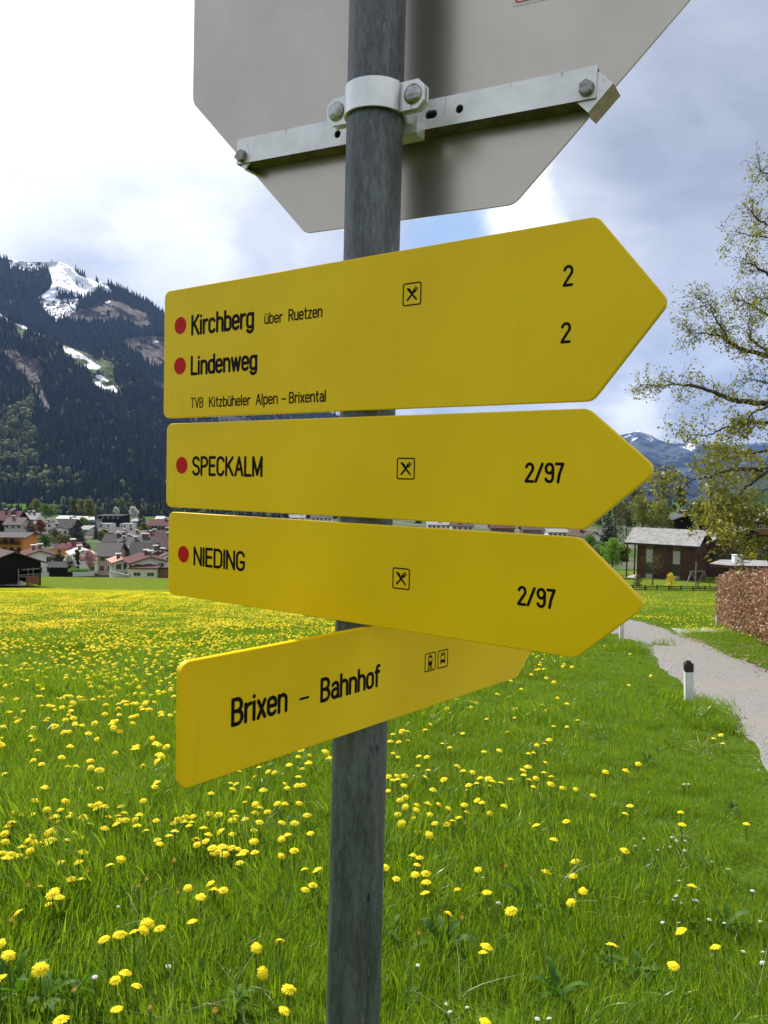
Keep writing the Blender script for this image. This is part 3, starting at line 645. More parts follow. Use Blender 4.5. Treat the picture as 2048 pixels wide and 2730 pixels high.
# rail: hollow profile with punched holes, cut by a small boolean-free construction (front face as a ring mesh around each hole)
ra = math.radians(-.82)
rail = bpy.data.objects.new('mounting_rail', None)
bm = bmesh.new()
def rail_pt(x, y): return (x*math.cos(ra)-y*math.sin(ra), x*math.sin(ra)+y*math.cos(ra))
RX0, RX1, RY0, RY1 = -.1165, .4545, -.0, .0385; RORG = (0, .1105)
def rp(x, y, z):
    a, b_ = rail_pt(x, y); return (a+RORG[0], b_+RORG[1], z)
holes = [('c', .0755, .0165), ('s', .229, .0185), ('c', .2715, .0185)]
mb = MB(); xs_ = [RX0, .0625, .0885, .2155, .2425, .2585, .2845, RX1]
for i in range(len(xs_)-1):
    a, b_ = xs_[i], xs_[i+1]; hh = [h for h in holes if a < h[1] < b_]
    if not hh: mb.add([rp(a,RY0,.030), rp(b_,RY0,.030), rp(b_,RY1,.030), rp(a,RY1,.030)], [(0,1,2,3)]); continue
    kind, hx, hy = hh[0]; NN = 24; inner = []; outer = []
    for q in range(NN):
        an = 2*math.pi*q/NN+math.pi/NN; c, s2 = math.cos(an), math.sin(an)
        rx, ry = (.0056, .0056)
        px_ = hx+rx*c+(math.copysign(.0036, c) if kind == 's' else 0); inner.append((px_, hy+ry*s2))
        tx = min(((b_-hx) if c > 0 else (hx-a))/max(abs(c), 1e-6), ((RY1-hy) if s2 > 0 else (hy-RY0))/max(abs(s2), 1e-6)); outer.append((hx+tx*c, hy+tx*s2))
    V = [rp(*p, .030) for p in inner]+[rp(*p, .030) for p in outer]+[rp(*p, .0272) for p in inner]
    F = [(q, NN+q, NN+(q+1) % NN, (q+1) % NN) for q in range(NN)]+[(q, (q+1) % NN, 2*NN+(q+1) % NN, 2*NN+q) for q in range(NN)]
    mb.add(V, F)
    # corners of the cell left open by the fan
    for cx_, cy_ in ((a,RY0),(b_,RY0),(b_,RY1),(a,RY1)):
        near = sorted(range(NN), key=lambda q: (outer[q][0]-cx_)**2+(outer[q][1]-cy_)**2)[:2]
        p1, p2 = outer[near[0]], outer[near[1]]; tri = [p1, p2, (cx_, cy_)]
        ar = (p2[0]-p1[0])*(cy_-p1[1])-(p2[1]-p1[1])*(cx_-p1[0])
        if ar < 0: tri = [p2, p1, (cx_, cy_)]
        mb.add([rp(*p, .030) for p in tri], [(0,1,2)])
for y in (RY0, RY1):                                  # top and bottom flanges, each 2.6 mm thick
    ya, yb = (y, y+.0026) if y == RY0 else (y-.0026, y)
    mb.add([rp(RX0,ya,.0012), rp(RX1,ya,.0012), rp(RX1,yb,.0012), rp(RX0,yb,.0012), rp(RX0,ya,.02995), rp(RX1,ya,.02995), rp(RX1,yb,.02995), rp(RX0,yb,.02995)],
           [(0,3,2,1),(4,5,6,7),(0,1,5,4),(1,2,6,5),(2,3,7,6),(3,0,4,7)], 1 if y == RY0 else 0)  # bottom flange takes the dark colour painted for shade
mb.add([rp(RX0,0.0026,.0272), rp(RX0,RY1-.0026,.0272), rp(RX0,RY1-.0026,.03), rp(RX0,.0026,.03)], [(0,1,2,3)])
mb.add([rp(RX1,0.0026,.0272), rp(RX1,RY1-.0026,.0272), rp(RX1,RY1-.0026,.03), rp(RX1,.0026,.03)], [(3,2,1,0)])
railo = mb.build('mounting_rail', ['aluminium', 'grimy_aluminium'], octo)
# end clips hooked over the slanting plate edges, with hex bolts
def hexbolt(name, cx, cy, z, r, parent, rot=.3):
    mb = MB(); hx = [(cx+r*math.cos(rot+math.pi/3*k), cy+r*math.sin(rot+math.pi/3*k)) for k in range(6)]
    mb.prism(disc(cx, cy, r*1.02, 24), z, z+.0012); mb.prism(hx, z+.0012, z+.0075, bevel=.0005)
    mb.prism(disc(cx, cy, r*.80, 24), z+.0074, z+.0080)
    o = mb.build(name, 'zinc_hex', parent); return o
def clip(side):
    mb = MB()
    if side < 0:
        # plate edge runs from (-k,k) to (0,0); clip sits flat on it
        c = np.array([-.108, .1205]); e = np.array([.7071, -.7071]); nn = np.array([-.7071, -.7071])
    else:
        c = np.array([.4525, .1115]); e = np.array([.7071, .7071]); nn = np.array([.7071, -.7071])
    def q(a, b_, z): p = c+e*a+nn*b_; return (p[0], p[1], z)
    w = .0205 if side > 0 else .0165; dd = (-.0145, .0105) if side > 0 else (-.010, .0085)
    for z0, z1, mi in ((.0245, .0268, 0),):
        mb.add([q(-w,dd[0],z0),q(w,dd[0],z0),q(w,dd[1],z0),q(-w,dd[1],z0),q(-w,dd[0],z1),q(w,dd[0],z1),q(w,dd[1],z1),q(-w,dd[1],z1)], [(0,3,2,1),(4,5,6,7),(0,1,5,4),(1,2,6,5),(2,3,7,6),(3,0,4,7)], mi)
    # skirt that wraps round the plate edge
    z0, z1 = -.007, .0244; b0_, b1_ = dd[1]-.002, dd[1]+.0006
    mb.add([q(-w,b0_,z0),q(w,b0_,z0),q(w,b1_,z0),q(-w,b1_,z0),q(-w,b0_,z1),q(w,b0_,z1),q(w,b1_,z1),q(-w,b1_,z1)], [(0,3,2,1),(4,5,6,7),(0,1,5,4),(1,2,6,5),(2,3,7,6),(3,0,4,7)], 1)
    z0, z1 = -.0095, -.0072; b0_ = dd[1]-.014
    mb.add([q(-w,b0_,z0),q(w,b0_,z0),q(w,b1_,z0),q(-w,b1_,z0),q(-w,b0_,z1),q(w,b0_,z1),q(w,b1_,z1),q(-w,b1_,z1)], [(0,3,2,1),(4,5,6,7),(0,1,5,4),(1,2,6,5),(2,3,7,6),(3,0,4,7)], 1)
    return mb.build('edge_clip', ['aluminium', 'brass_clip' if side > 0 else 'aluminium'], octo)
for sd_, (bx, by) in ((-1, (-.1045, .1222)), (1, (.4435, .1165))):
    cl_ = clip(sd_); hexbolt('hex_bolt', bx, by, .0306, .0092, cl_, .2 if sd_ < 0 else .5)

# two-part pipe clamp round the post
PU, PV = .1744, .1268
pc = empty('pipe_clamp', frame4(OB+od*PU+ou*PV+on*.085, od, ou, on), label='shiny aluminium pipe clamp with two round-headed bolts round the post', cat='clamp')
hw = .0185
def band(sgn, a0, a1, n=28):
    mb = MB(); ri, ro = PR+.0004, PR+.0042; V = []; F = []
    for k in range(n+1):
        a = rad(a0+(a1-a0)*k/n); c, s2 = math.sin(a), math.cos(a)
        gr_ = ro-(.0006 if k == n//2+1 else 0)
        for r_, y in ((ri,-hw),(gr_,-hw),(gr_,hw),(ri,hw)): V.append((r_*c, y, r_*s2))
    for k in range(n):
        for j in range(4): F.append((k*4+j, (k+1)*4+j, (k+1)*4+(j+1) % 4, k*4+(j+1) % 4))
    F.append((0,3,2,1)[::-1]); F.append((n*4, n*4+1, n*4+2, n*4+3)[::-1])
    return mb.add(V, F)
mb = band(1, -76, 76); bo = mb.build('front_band', 'aluminium', pc, smooth=False)
mb = band(-1, 104, 256); mb.build('rear_band', 'aluminium', pc)
for sx in (-1, 1):
    # ear of the front half, chamfered outer corners; ear of the rear half behind it
    ol = [(.0385,-hw),(.066,-hw),(.0755,-hw+.009),(.0755,hw-.009),(.066,hw),(.0385,hw)]
    if sx < 0: ol = [(-a, b_) for a, b_ in ol][::-1]
    mb = MB(); mb.prism(ol, .0022, .0060, bevel=.0006); ear = mb.build('ear', 'aluminium', pc)
    mb = MB(); mb.prism(ol, -.0075, -.0035, bevel=.0006); mb.build('ear', 'aluminium', pc)
    mb = MB(); cx_ = sx*.0595; mb.prism(disc(cx_, 0, .0128, 32), .0058, .0074)
    V = []; F = []; NN = 32; RR = 7
    for j in range(RR+1):
        a = math.pi/2*j/RR
        for k in range(NN): V.append((cx_+.0124*math.cos(a)*math.cos(2*math.pi*k/NN)*(1 if j < RR else .02), .0124*math.cos(a)*math.sin(2*math.pi*k/NN)*(1 if j < RR else .02), .0074+.0056*math.sin(a)))
    for j in range(RR):
        for k in range(NN): F.append((j*NN+k, j*NN+(k+1) % NN, (j+1)*NN+(k+1) % NN, (j+1)*NN+k))
    F.append(tuple(range(RR*NN, (RR+1)*NN))); mb.add(V, F); mb.build('round_bolt', 'steel_bolt', ear, smooth=True)
# saddle block between the rear half and the rail
mb = MB(); mb.box(-.030, .046, -.034, -.013, -.055, -.030); mb.box(-.030, .049, -.0335, -.0125, -.0298, -.0265); mb.build('saddle_block', 'aluminium', pc)

# ------------------------------------------------------------------ mountains
def fbm2(x, y, o=5, s=0):
    v = 0; a = .5; f = 1
    for _ in range(o):
        v += a*mnoise.noise((x*f+s, y*f-s, s*.7)); a *= .5; f *= 2.03
    return v
z2 = lambda P: np.array([(x*.3014, 650+y*.3014) for x, y in P])
GRASSC = (.060, .085, .018); SNOWC = (.92, .93, .95); SCREE = (.11, .085, .07); BROWN = (.085, .062, .048); FLOOR = (.018, .022, .014)
PBOX = {}
def pin(P, x, y):
    k = id(P)
    if k not in PBOX: PBOX[k] = (P[:, 0].min(), P[:, 0].max(), P[:, 1].min(), P[:, 1].max(), P.tolist())
    a, b_, c, d, L = PBOX[k]
    if x < a or x > b_ or y < c or y > d: return False
    r_ = False; xj, yj = L[-1]
    for xi, yi in L:
        if (yi > y) != (yj > y) and x < (xj-xi)*(y-yi)/(yj-yi)+xi: r_ = not r_
        xj, yj = xi, yi
    return r_
class Mountain:
    def __init__(s, name, ridge, base, Yb, Yr, pxs, nt, rough, zones, floor=FLOOR, curve=1.0, jag=1.0):
        s.ridge = np.array(ridge, float); s.base = np.array(base, float); s.Yb, s.Yr, s.rough, s.curve = Yb, Yr, rough, curve; s.zones = zones; s.floor = floor; s.jag = jag
        V = []; C = []; n = len(pxs)
        ts = list(np.linspace(0, 1, nt))
        for t in ts:
            for px in pxs: V.append(s.pt(px, t)); C.append(s.colour(px, t))
        for k in (1, 2, 3):                                   # the far side falls away again
            for px in pxs:
                p = s.pt(px, 1); V.append((p[0]*(1+.05*k), p[1]*(1+.05*k), p[2]-(.12*k)*abs(p[2]+60)-30*k)); C.append(s.floor)
        F = [(a*n+i, a*n+i+1, (a+1)*n+i+1, (a+1)*n+i) for a in range(nt+2) for i in range(n-1)]
        o = mobj(name, V, F, 'mountain_cover', smooth=True); tag(o, kind='structure'); s.o = o
        at = o.data.color_attributes.new('cover', 'FLOAT_COLOR', 'POINT'); at.data.foreach_set('color', np.array([(*c, 1) for c in C]).ravel())
    def pys(s, px, t):
        r = np.interp(px, s.ridge[:, 0], s.ridge[:, 1]); b = np.interp(px, s.base[:, 0], s.base[:, 1])
        return b+(r-b)*t**s.curve
    def pt(s, px, t):
        py = s.pys(px, t); Y = s.Yb+(s.Yr-s.Yb)*t
        if t > 0: Y += s.rough*fbm2(px/95, t*5, 5, s.Yb*.01)*min(1, 5*t)*(1 if t < .999 else .3)
        if t > .97: py += s.jag*1.2*fbm2(px/9, 0, 4, 3.3)
        return tuple(W(px, py, Y))
    def colour(s, px, t):
        py = s.pys(px, t); q = fbm2(px/14, py/14, 5, 5)*9; q2 = fbm2(px/14+9, py/14, 5, 8)*9
        for P, c, soft in s.zones:
            if P is None or pin(P, px+q*soft, py+q2*soft):
                return c(px, py) if callable(c) else c
        return s.floor
    def cleared(s, px, t):
        py = s.pys(px, t); q = fbm2(px/10, py/10, 3, 5)*5
        for P, c, soft in s.zones:
            if P is not None and not getattr(c, 'keep', False) and pin(P, px+q*soft, py+q*soft): return True
        return False
def patchy(px, py):
    return SNOWC if fbm2(px/5, py/3.2, 4, 2) > -.02 else (.05, .05, .05)
def brown2(px, py):
    return tuple(np.array(BROWN)*(1+.9*fbm2(px/12, py/5, 4, 4))+np.array((.0, .012, 0))*max(0, fbm2(px/20, py/9, 3, 9)*3))
def scree2(px, py):
    return tuple(np.array(SCREE)*(1+1.6*fbm2(px/5, py/5, 4, 1)))
def green2(px, py):
    return tuple(np.array(GRASSC)*(1+.9*fbm2(px/14, py/5, 4, 6)))
snowA = z2([(430,165),(530,140),(640,140),(640,200),(700,280),(800,305),(870,340),(930,300),(960,385),(1015,445),(950,432),(870,385),(850,440),(760,470),(700,480),(620,440),(540,440),(480,500),(400,495),(330,480),(440,400),(460,350),(440,280)])
snowTop = z2([(60,130),(440,130),(440,215),(280,250),(90,215)])
snowB = z2([(335,495),(700,480),(700,540),(640,620),(500,690),(440,650),(380,580)])
brA = z2([(700,580),(900,550),(960,500),(1050,505),(1180,580),(1240,590),(1310,620),(1300,670),(1360,720),(1300,770),(1200,740),(1150,690),(1000,680),(850,690),(700,690),(560,660),(500,690),(500,640),(620,600)])
brB = z2([(1050,870),(1200,820),(1500,815),(1500,1080),(1390,1100),(1280,1030),(1180,950)])
snowS = z2([(930,520),(960,498),(985,505),(950,530)]); snowS2 = z2([(1360,855),(1400,860),(1405,875),(1370,868)])
m1 = Mountain('snowy_mountain', [(-500,690),(-120,684),(0,687),(60,697),(120,699),(160,698),(181,707),(215,728),(241,744),(271,752),(300,760),(331,772),(377,796),(437,832),(520,880),(640,955),(760,1025),(870,1095),(960,1135),(1060,1180),(1250,1250),(1500,1325),(1800,1345)],
    [(-500,1010),(300,1010),(1100,1345),(1800,1350)], 2500, 3500, np.concatenate([np.arange(-500, -10, 12), np.arange(-10, 470, 2.0), np.arange(470, 1800, 10)]), 170, 190,
    [(snowS, SNOWC, .2), (snowS2, SNOWC, .1), (snowA, SNOWC, .45), (snowB, patchy, .6), (brA, brown2, .6), (brB, brown2, .7), (snowTop, patchy, .5)])
tr1 = z2([(0,610),(110,680),(270,760),(420,815),(395,845),(300,800),(240,770),(200,830),(140,815),(150,745),(100,700),(0,650)])
sn0 = z2([(0,612),(60,655),(110,690),(100,700),(60,690),(0,640)]); sn1 = z2([(130,700),(200,722),(255,752),(240,760),(180,738),(140,715)]); sn1b = z2([(300,775),(340,795),(385,825),(380,838),(330,815)])
mead = z2([(575,897),(700,940),(950,1036),(1030,1058),(1040,1090),(990,1110),(990,1180),(1060,1290),(1080,1325),(1020,1315),(900,1280),(830,1225),(780,1110),(700,1090),(620,1010)])
scr = z2([(30,960),(150,985),(330,1050),(380,1150),(345,1220),(420,1420),(440,1450),(330,1380),(290,1280),(180,1150),(60,1010)])
trk = z2([(110,800),(130,800),(135,900),(175,1005),(150,1000),(115,900)]); pal = z2([(-100,775),(90,790),(112,825),(-100,822)])
sns = [z2(q) for q in ([(580,915),(640,935),(700,965),(752,1000),(740,1012),(650,985),(600,955)], [(745,1062),(800,1060),(775,1032),(800,1030),(830,1055),(872,1080),(850,1098),(790,1090)], [(858,1180),(868,1160),(900,1165),(952,1208),(900,1200)], [(850,1225),(900,1218),(900,1240),(935,1270),(890,1275)], [(945,1270),(1000,1258),(1037,1305),(980,1300)], [(620,990),(690,995),(670,1005),(630,1000)])]
low = z2([(-200,2010),(0,1990),(240,1985),(400,2010),(700,2080),(720,2200),(-200,2200)])
def blow(P, k, dy=0): c = P.mean(0); return (P-c)*k+c+np.array([0, dy])
mead = blow(mead, 1.16, 2); sns = [blow(q, 1.35, 1) for q in sns]; scr = blow(scr, 1.15)
m2 = Mountain('forested_mountain', [(-600,640),(-300,735),(-100,790),(0,832),(33,850),(81,878),(136,902),(172,920),(286,962),(310,970),(344,978),(390,1010),(440,1050),(600,1130),(760,1215),(900,1290),(1050,1335),(1150,1350)],
    [(-600,1350),(0,1352),(300,1352),(450,1350),(1150,1352)], 1300, 2350, np.concatenate([np.arange(-600, -10, 12), np.arange(-10, 470, 2.0), np.arange(470, 1151, 10)]), 230, 150,
    [(sn0, SNOWC, .15), (sn1, SNOWC, .15), (sn1b, patchy, .15)]+[(q, SNOWC, .12) for q in sns]+[(mead, green2, .3), (trk, green2, .2), (tr1, green2, .3), (pal, green2, .2), (scr, scree2, .8)])
m3 = Mountain('distant_snowy_peak', [(900,1330),(1200,1270),(1450,1205),(1600,1172),(1653,1160),(1680,1155),(1705,1147),(1730,1156),(1757,1173),(1782,1181),(1865,1183),(1920,1186),(1972,1185),(2048,1180),(2250,1160),(2600,1100)], [(900,1335),(2600,1335)], 8500, 11500, np.concatenate([np.arange(900, 1560, 12), np.arange(1560, 2080, 2.5), np.arange(2080, 2600, 12)]), 90, 1300,
    [(np.array([(1640,1166),(1660,1160),(1705,1140),(1760,1170),(1735,1176),(1705,1164),(1684,1178),(1672,1168)]), lambda a, b_: SNOWC if fbm2(a/5, b_/3, 4, 2) > -.10 else (.06,.07,.09), .25), (np.array([(1780,1180),(1870,1180),(1845,1202),(1810,1190)]), patchy, .35)], floor=(.035, .045, .045))
m4 = Mountain('dark_wooded_spur', [(1100,1215),(1400,1172),(1600,1172),(1660,1193),(1719,1214),(1760,1236),(1801,1249),(1833,1277),(1870,1310),(1940,1335),(2000,1345)], [(1100,1345),(2000,1349)], 4200, 6000, np.arange(1100, 2001, 4), 70, 420, [], floor=(.010, .014, .013))
m5 = Mountain('wooded_hill', [(1830,1335),(1900,1305),(1960,1280),(2048,1255),(2200,1190),(2600,1050)], [(1830,1348),(2600,1350)], 1900, 2900, np.arange(1830, 2601, 5), 60, 120, [], floor=(.022, .034, .016))
# spruce woods on the slopes: far too many to count, one mesh each
def forest(name, mt, n, h, hv, light=None, pxr=(-420, 1250), tr=(.0, 1.0), seg=5, label='', seed=1):
    r = np.random.default_rng(seed); V = []; F = []; C = []; cnt = 0
    while cnt < n:
        px = r.uniform(*pxr); t = r.uniform(*tr)**.85
        if r.random() > (1 if px < 460 or pxr[0] > 1000 else .35): continue
        if mt.cleared(px, t):
            if r.random() > .012: continue
        py = mt.pys(px, t); lt = light and light(px, py, r)
        x, y, z = mt.pt(px, t); hh = h*r.uniform(1-hv, 1+hv); w = hh*r.uniform(.16, .24)
        if lt == 'thin' and r.random() < .5: continue
        c = np.array((.010, .0165, .0095))*r.uniform(.4, 2.2)
        dec = lt == 'leaf' and r.random() < .8
        if dec: c = np.array((.068, .080, .020))*r.uniform(.35, 1.7); w *= r.uniform(1.1, 1.7); hh *= r.uniform(.5, .85)
        o = len(V); a0 = r.uniform(0, 6.28)
        if dec:
            for zf, wf in ((.05, .5), (.45, 1), (.8, .7)):
                for k in range(seg): a = a0+6.283*k/seg; V.append((x+w*wf*math.cos(a)*r.uniform(.8, 1.2), y+w*wf*math.sin(a), z+hh*zf)); C.append((*(c*r.uniform(.6, 1.3)), 1))
            V.append((x, y, z+hh)); C.append((*c, 1))
            for lv in range(2):
                for k in range(seg): F.append((o+lv*seg+k, o+lv*seg+(k+1) % seg, o+(lv+1)*seg+(k+1) % seg, o+(lv+1)*seg+k))
            for k in range(seg): F.append((o+2*seg+k, o+2*seg+(k+1) % seg, o+3*seg))
        else:
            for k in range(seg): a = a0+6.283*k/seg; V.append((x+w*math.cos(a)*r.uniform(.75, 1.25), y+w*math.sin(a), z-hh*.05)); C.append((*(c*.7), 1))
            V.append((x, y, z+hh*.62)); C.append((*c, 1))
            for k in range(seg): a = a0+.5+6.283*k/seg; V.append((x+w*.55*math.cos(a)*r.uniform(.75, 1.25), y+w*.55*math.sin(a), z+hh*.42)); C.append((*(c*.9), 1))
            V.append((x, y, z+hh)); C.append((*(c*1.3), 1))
            for k in range(seg): F += [(o+k, o+(k+1) % seg, o+seg), (o+seg+1+k, o+seg+1+(k+1) % seg, o+2*seg+1)]
        cnt += 1
    me = bpy.data.meshes.new(name); me.from_pydata(V, [], F); me.materials.append(MATS['forest_cover']); me.update()
    at = me.color_attributes.new('cover', 'FLOAT_COLOR', 'POINT'); at.data.foreach_set('color', np.array(C).ravel())
    o = link(bpy.data.objects.new(name, me)); return tag(o, label, 'forest', kind='stuff')
LT3 = z2([(-50,1990),(300,1980),(700,2070),(720,2200),(-50,2200)])
LT = z2([(-50,1480),(200,1480),(290,1600),(350,1700),(300,1850),(340,1960),(250,2000),(-50,2000)]); LT2 = z2([(150,1440),(300,1380),(300,1560),(200,1640)])
def lightf(px, py, r):
    if pin(LT, px, py) or pin(LT2, px, py): return 'leaf'
    if pin(LT3, px, py) and r.random() < .5: return 'leaf'
    if r.random() < .03: return 'leaf'
forest('spruce_forest', m2, 14500, 22, .35, lightf, tr=(.0, 1.0), label='dark spruce forest with paler leafy patches on the nearer slope at left')
class Flat:
    def pys(s, px, t): return 1360
    def cleared(s, px, t): return px < 165 and t > .12 and fbm2(px/20, t*3, 3, 2) > -.3 or (385 < px < 470 and t > .2)
    def pt(s, px, t): D = 930+370*t; x = W(px, 1360, D)[0]; return (x, D, float(ground_z(x, D)))
def fl_(px, py, r): return 'leaf' if r.random() < .45 else None
forest('valley_wood', Flat(), 900, 17, .4, fl_, pxr=(-60, 1000), label='mixed dark and pale trees along the foot of the wooded slope', seed=5)
class FlatRight(Flat):
    def cleared(s, px, t): return fbm2(px/30, t*4, 3, 6) > .22
    def pt(s, px, t): D = 620+900*t; x = W(px, 1360, D)[0]; return (x, D, float(ground_z(x, D)))
forest('valley_trees', FlatRight(), 560, 13, .4, fl_, pxr=(1500, 2500), label='hazy scattered trees across the valley floor below the distant peak', seed=6)
def hi(px, py, r):
    if pin(snowTop, px, py): return 'thin'
forest('mountain_spruce_forest', m1, 15000, 23, .35, hi, tr=(.15, 1.0), label='dark spruce forest climbing to the snow line of the far mountain', seed=2)

# ------------------------------------------------------------------ trees
def leafcloud(mb, centres, radii, n, size, r, mi=0, flat=.8, pts=None):
    """n small leaf quads spread through a set of clumps"""
    V = []; F = []; cs = np.array(centres); rr = np.array(radii); p = rr**2/np.sum(rr**2)
    ids = r.choice(len(cs), n, p=p)
    for i in ids:
        d = r.normal(size=3); d /= np.linalg.norm(d); q = cs[i]+d*rr[i]*r.uniform(.35, 1.0)**.5*np.array([1, 1, flat])
        a = r.normal(size=3); a /= np.linalg.norm(a); b_ = np.cross(a, r.normal(size=3)); b_ /= np.linalg.norm(b_); s = size*r.uniform(.6, 1.4)
        o = len(V); V += [q-a*s, q+b_*s*.45, q+a*s, q-b_*s*.45]; F.append((o, o+1, o+2, o+3))
    mb.add(V, F, mi)
def broad_tree(loc, h, w, leaf, n, label, seed, group=None, name='tree', shape='round', trunkh=.3, size=None, cat='tree', branches=8):
    r = np.random.default_rng(seed); e = empty(name, loc=loc, label=label, cat=cat, group=group); s = size or h*.028
    mb = MB(); mb.tube([(0,0,-.4), (.02*h,0,h*.25), (0,.02*h,h*.55), (.01*h,0,h*.85)], [h*.024, h*.018, h*.011, h*.003], 6)
    cs = []; rs = []
    for k in range(branches):
        a = 2.4*k+r.uniform(-.4, .4); z = h*(trunkh+(.92-trunkh)*(k+.5)/branches); f = (z/h-trunkh)/(1-trunkh)
        prof = (math.sin(math.pi*min(1, f*.9+.12))**.7) if shape == 'round' else (1.05-f)*.95
        rad_ = w/2*prof*r.uniform(.5, .8); c = np.array([rad_*math.cos(a), rad_*math.sin(a), z])
        mb.tube([(0, 0, z-h*.12), tuple(c*np.array([.5,.5,1])-np.array([0,0,h*.03])), tuple(c)], [h*.009, h*.005, h*.002], 4)
        cs.append(c); rs.append(w*.22*r.uniform(.7, 1.25))
        cs.append(c*np.array([.35, .35, 1])); rs.append(w*.2)
    mb.build('trunk', 'bark', e)
    mb = MB(); leafcloud(mb, cs, rs, n, s, r); mb.build('crown', leaf, e); return e
def conifer(loc, h, w, label, seed, needle='needle', group=None, n=None):
    r = np.random.default_rng(seed); e = empty('conifer', loc=loc, label=label, cat='tree', group=group)
    mb = MB(); mb.tube([(0,0,-.5), (0,0,h*.5), (0,0,h)], [h*.018, h*.010, h*.002], 6); mb.build('trunk', 'bark', e)
    mb = MB(); V = []; F = []; L = 16
    for k in range(L):
        f = k/L; z = h*(.08+.90*f); R = w/2*(1-f)**.85*r.uniform(.85, 1.1)+.03*h*.2; m_ = 9 if k < 11 else 6
        for j in range(m_):
            a = 6.283*j/m_+r.uniform(-.25, .25)+k; rr = R*r.uniform(.75, 1.15); c, s = math.cos(a), math.sin(a); drop = rr*.38; ww = rr*.34
            for q in range(3):
                u0, u1 = q/3, (q+1)/3; o = len(V)
                V += [(c*rr*u0-s*ww*(.25+u0*(1-u0)*3), s*rr*u0+c*ww*(.25+u0*(1-u0)*3), z-drop*u0*u0), (c*rr*u0+s*ww*(.25+u0*(1-u0)*3), s*rr*u0-c*ww*(.25+u0*(1-u0)*3), z-drop*u0*u0-.02*h),
                      (c*rr*u1*1.04, s*rr*u1*1.04, z-drop*u1*u1-.015*h*r.uniform(0, 2)), (c*rr*(u0+.1), s*rr*(u0+.1), z-drop*u0*u0+h*.012)]
                F += [(o, o+1, o+2), (o, o+2, o+3), (o+1, o+3, o+2)]
    mb.add(V, F); mb.build('crown', needle, e); return e
def on(px, D, py=None):
    """point on the ground (or at height given by py) in column px at distance D"""
    p = W(px, py if py else 1400, D); return (p[0], p[1], p[2] if py else float(ground_z(p[0], D)))

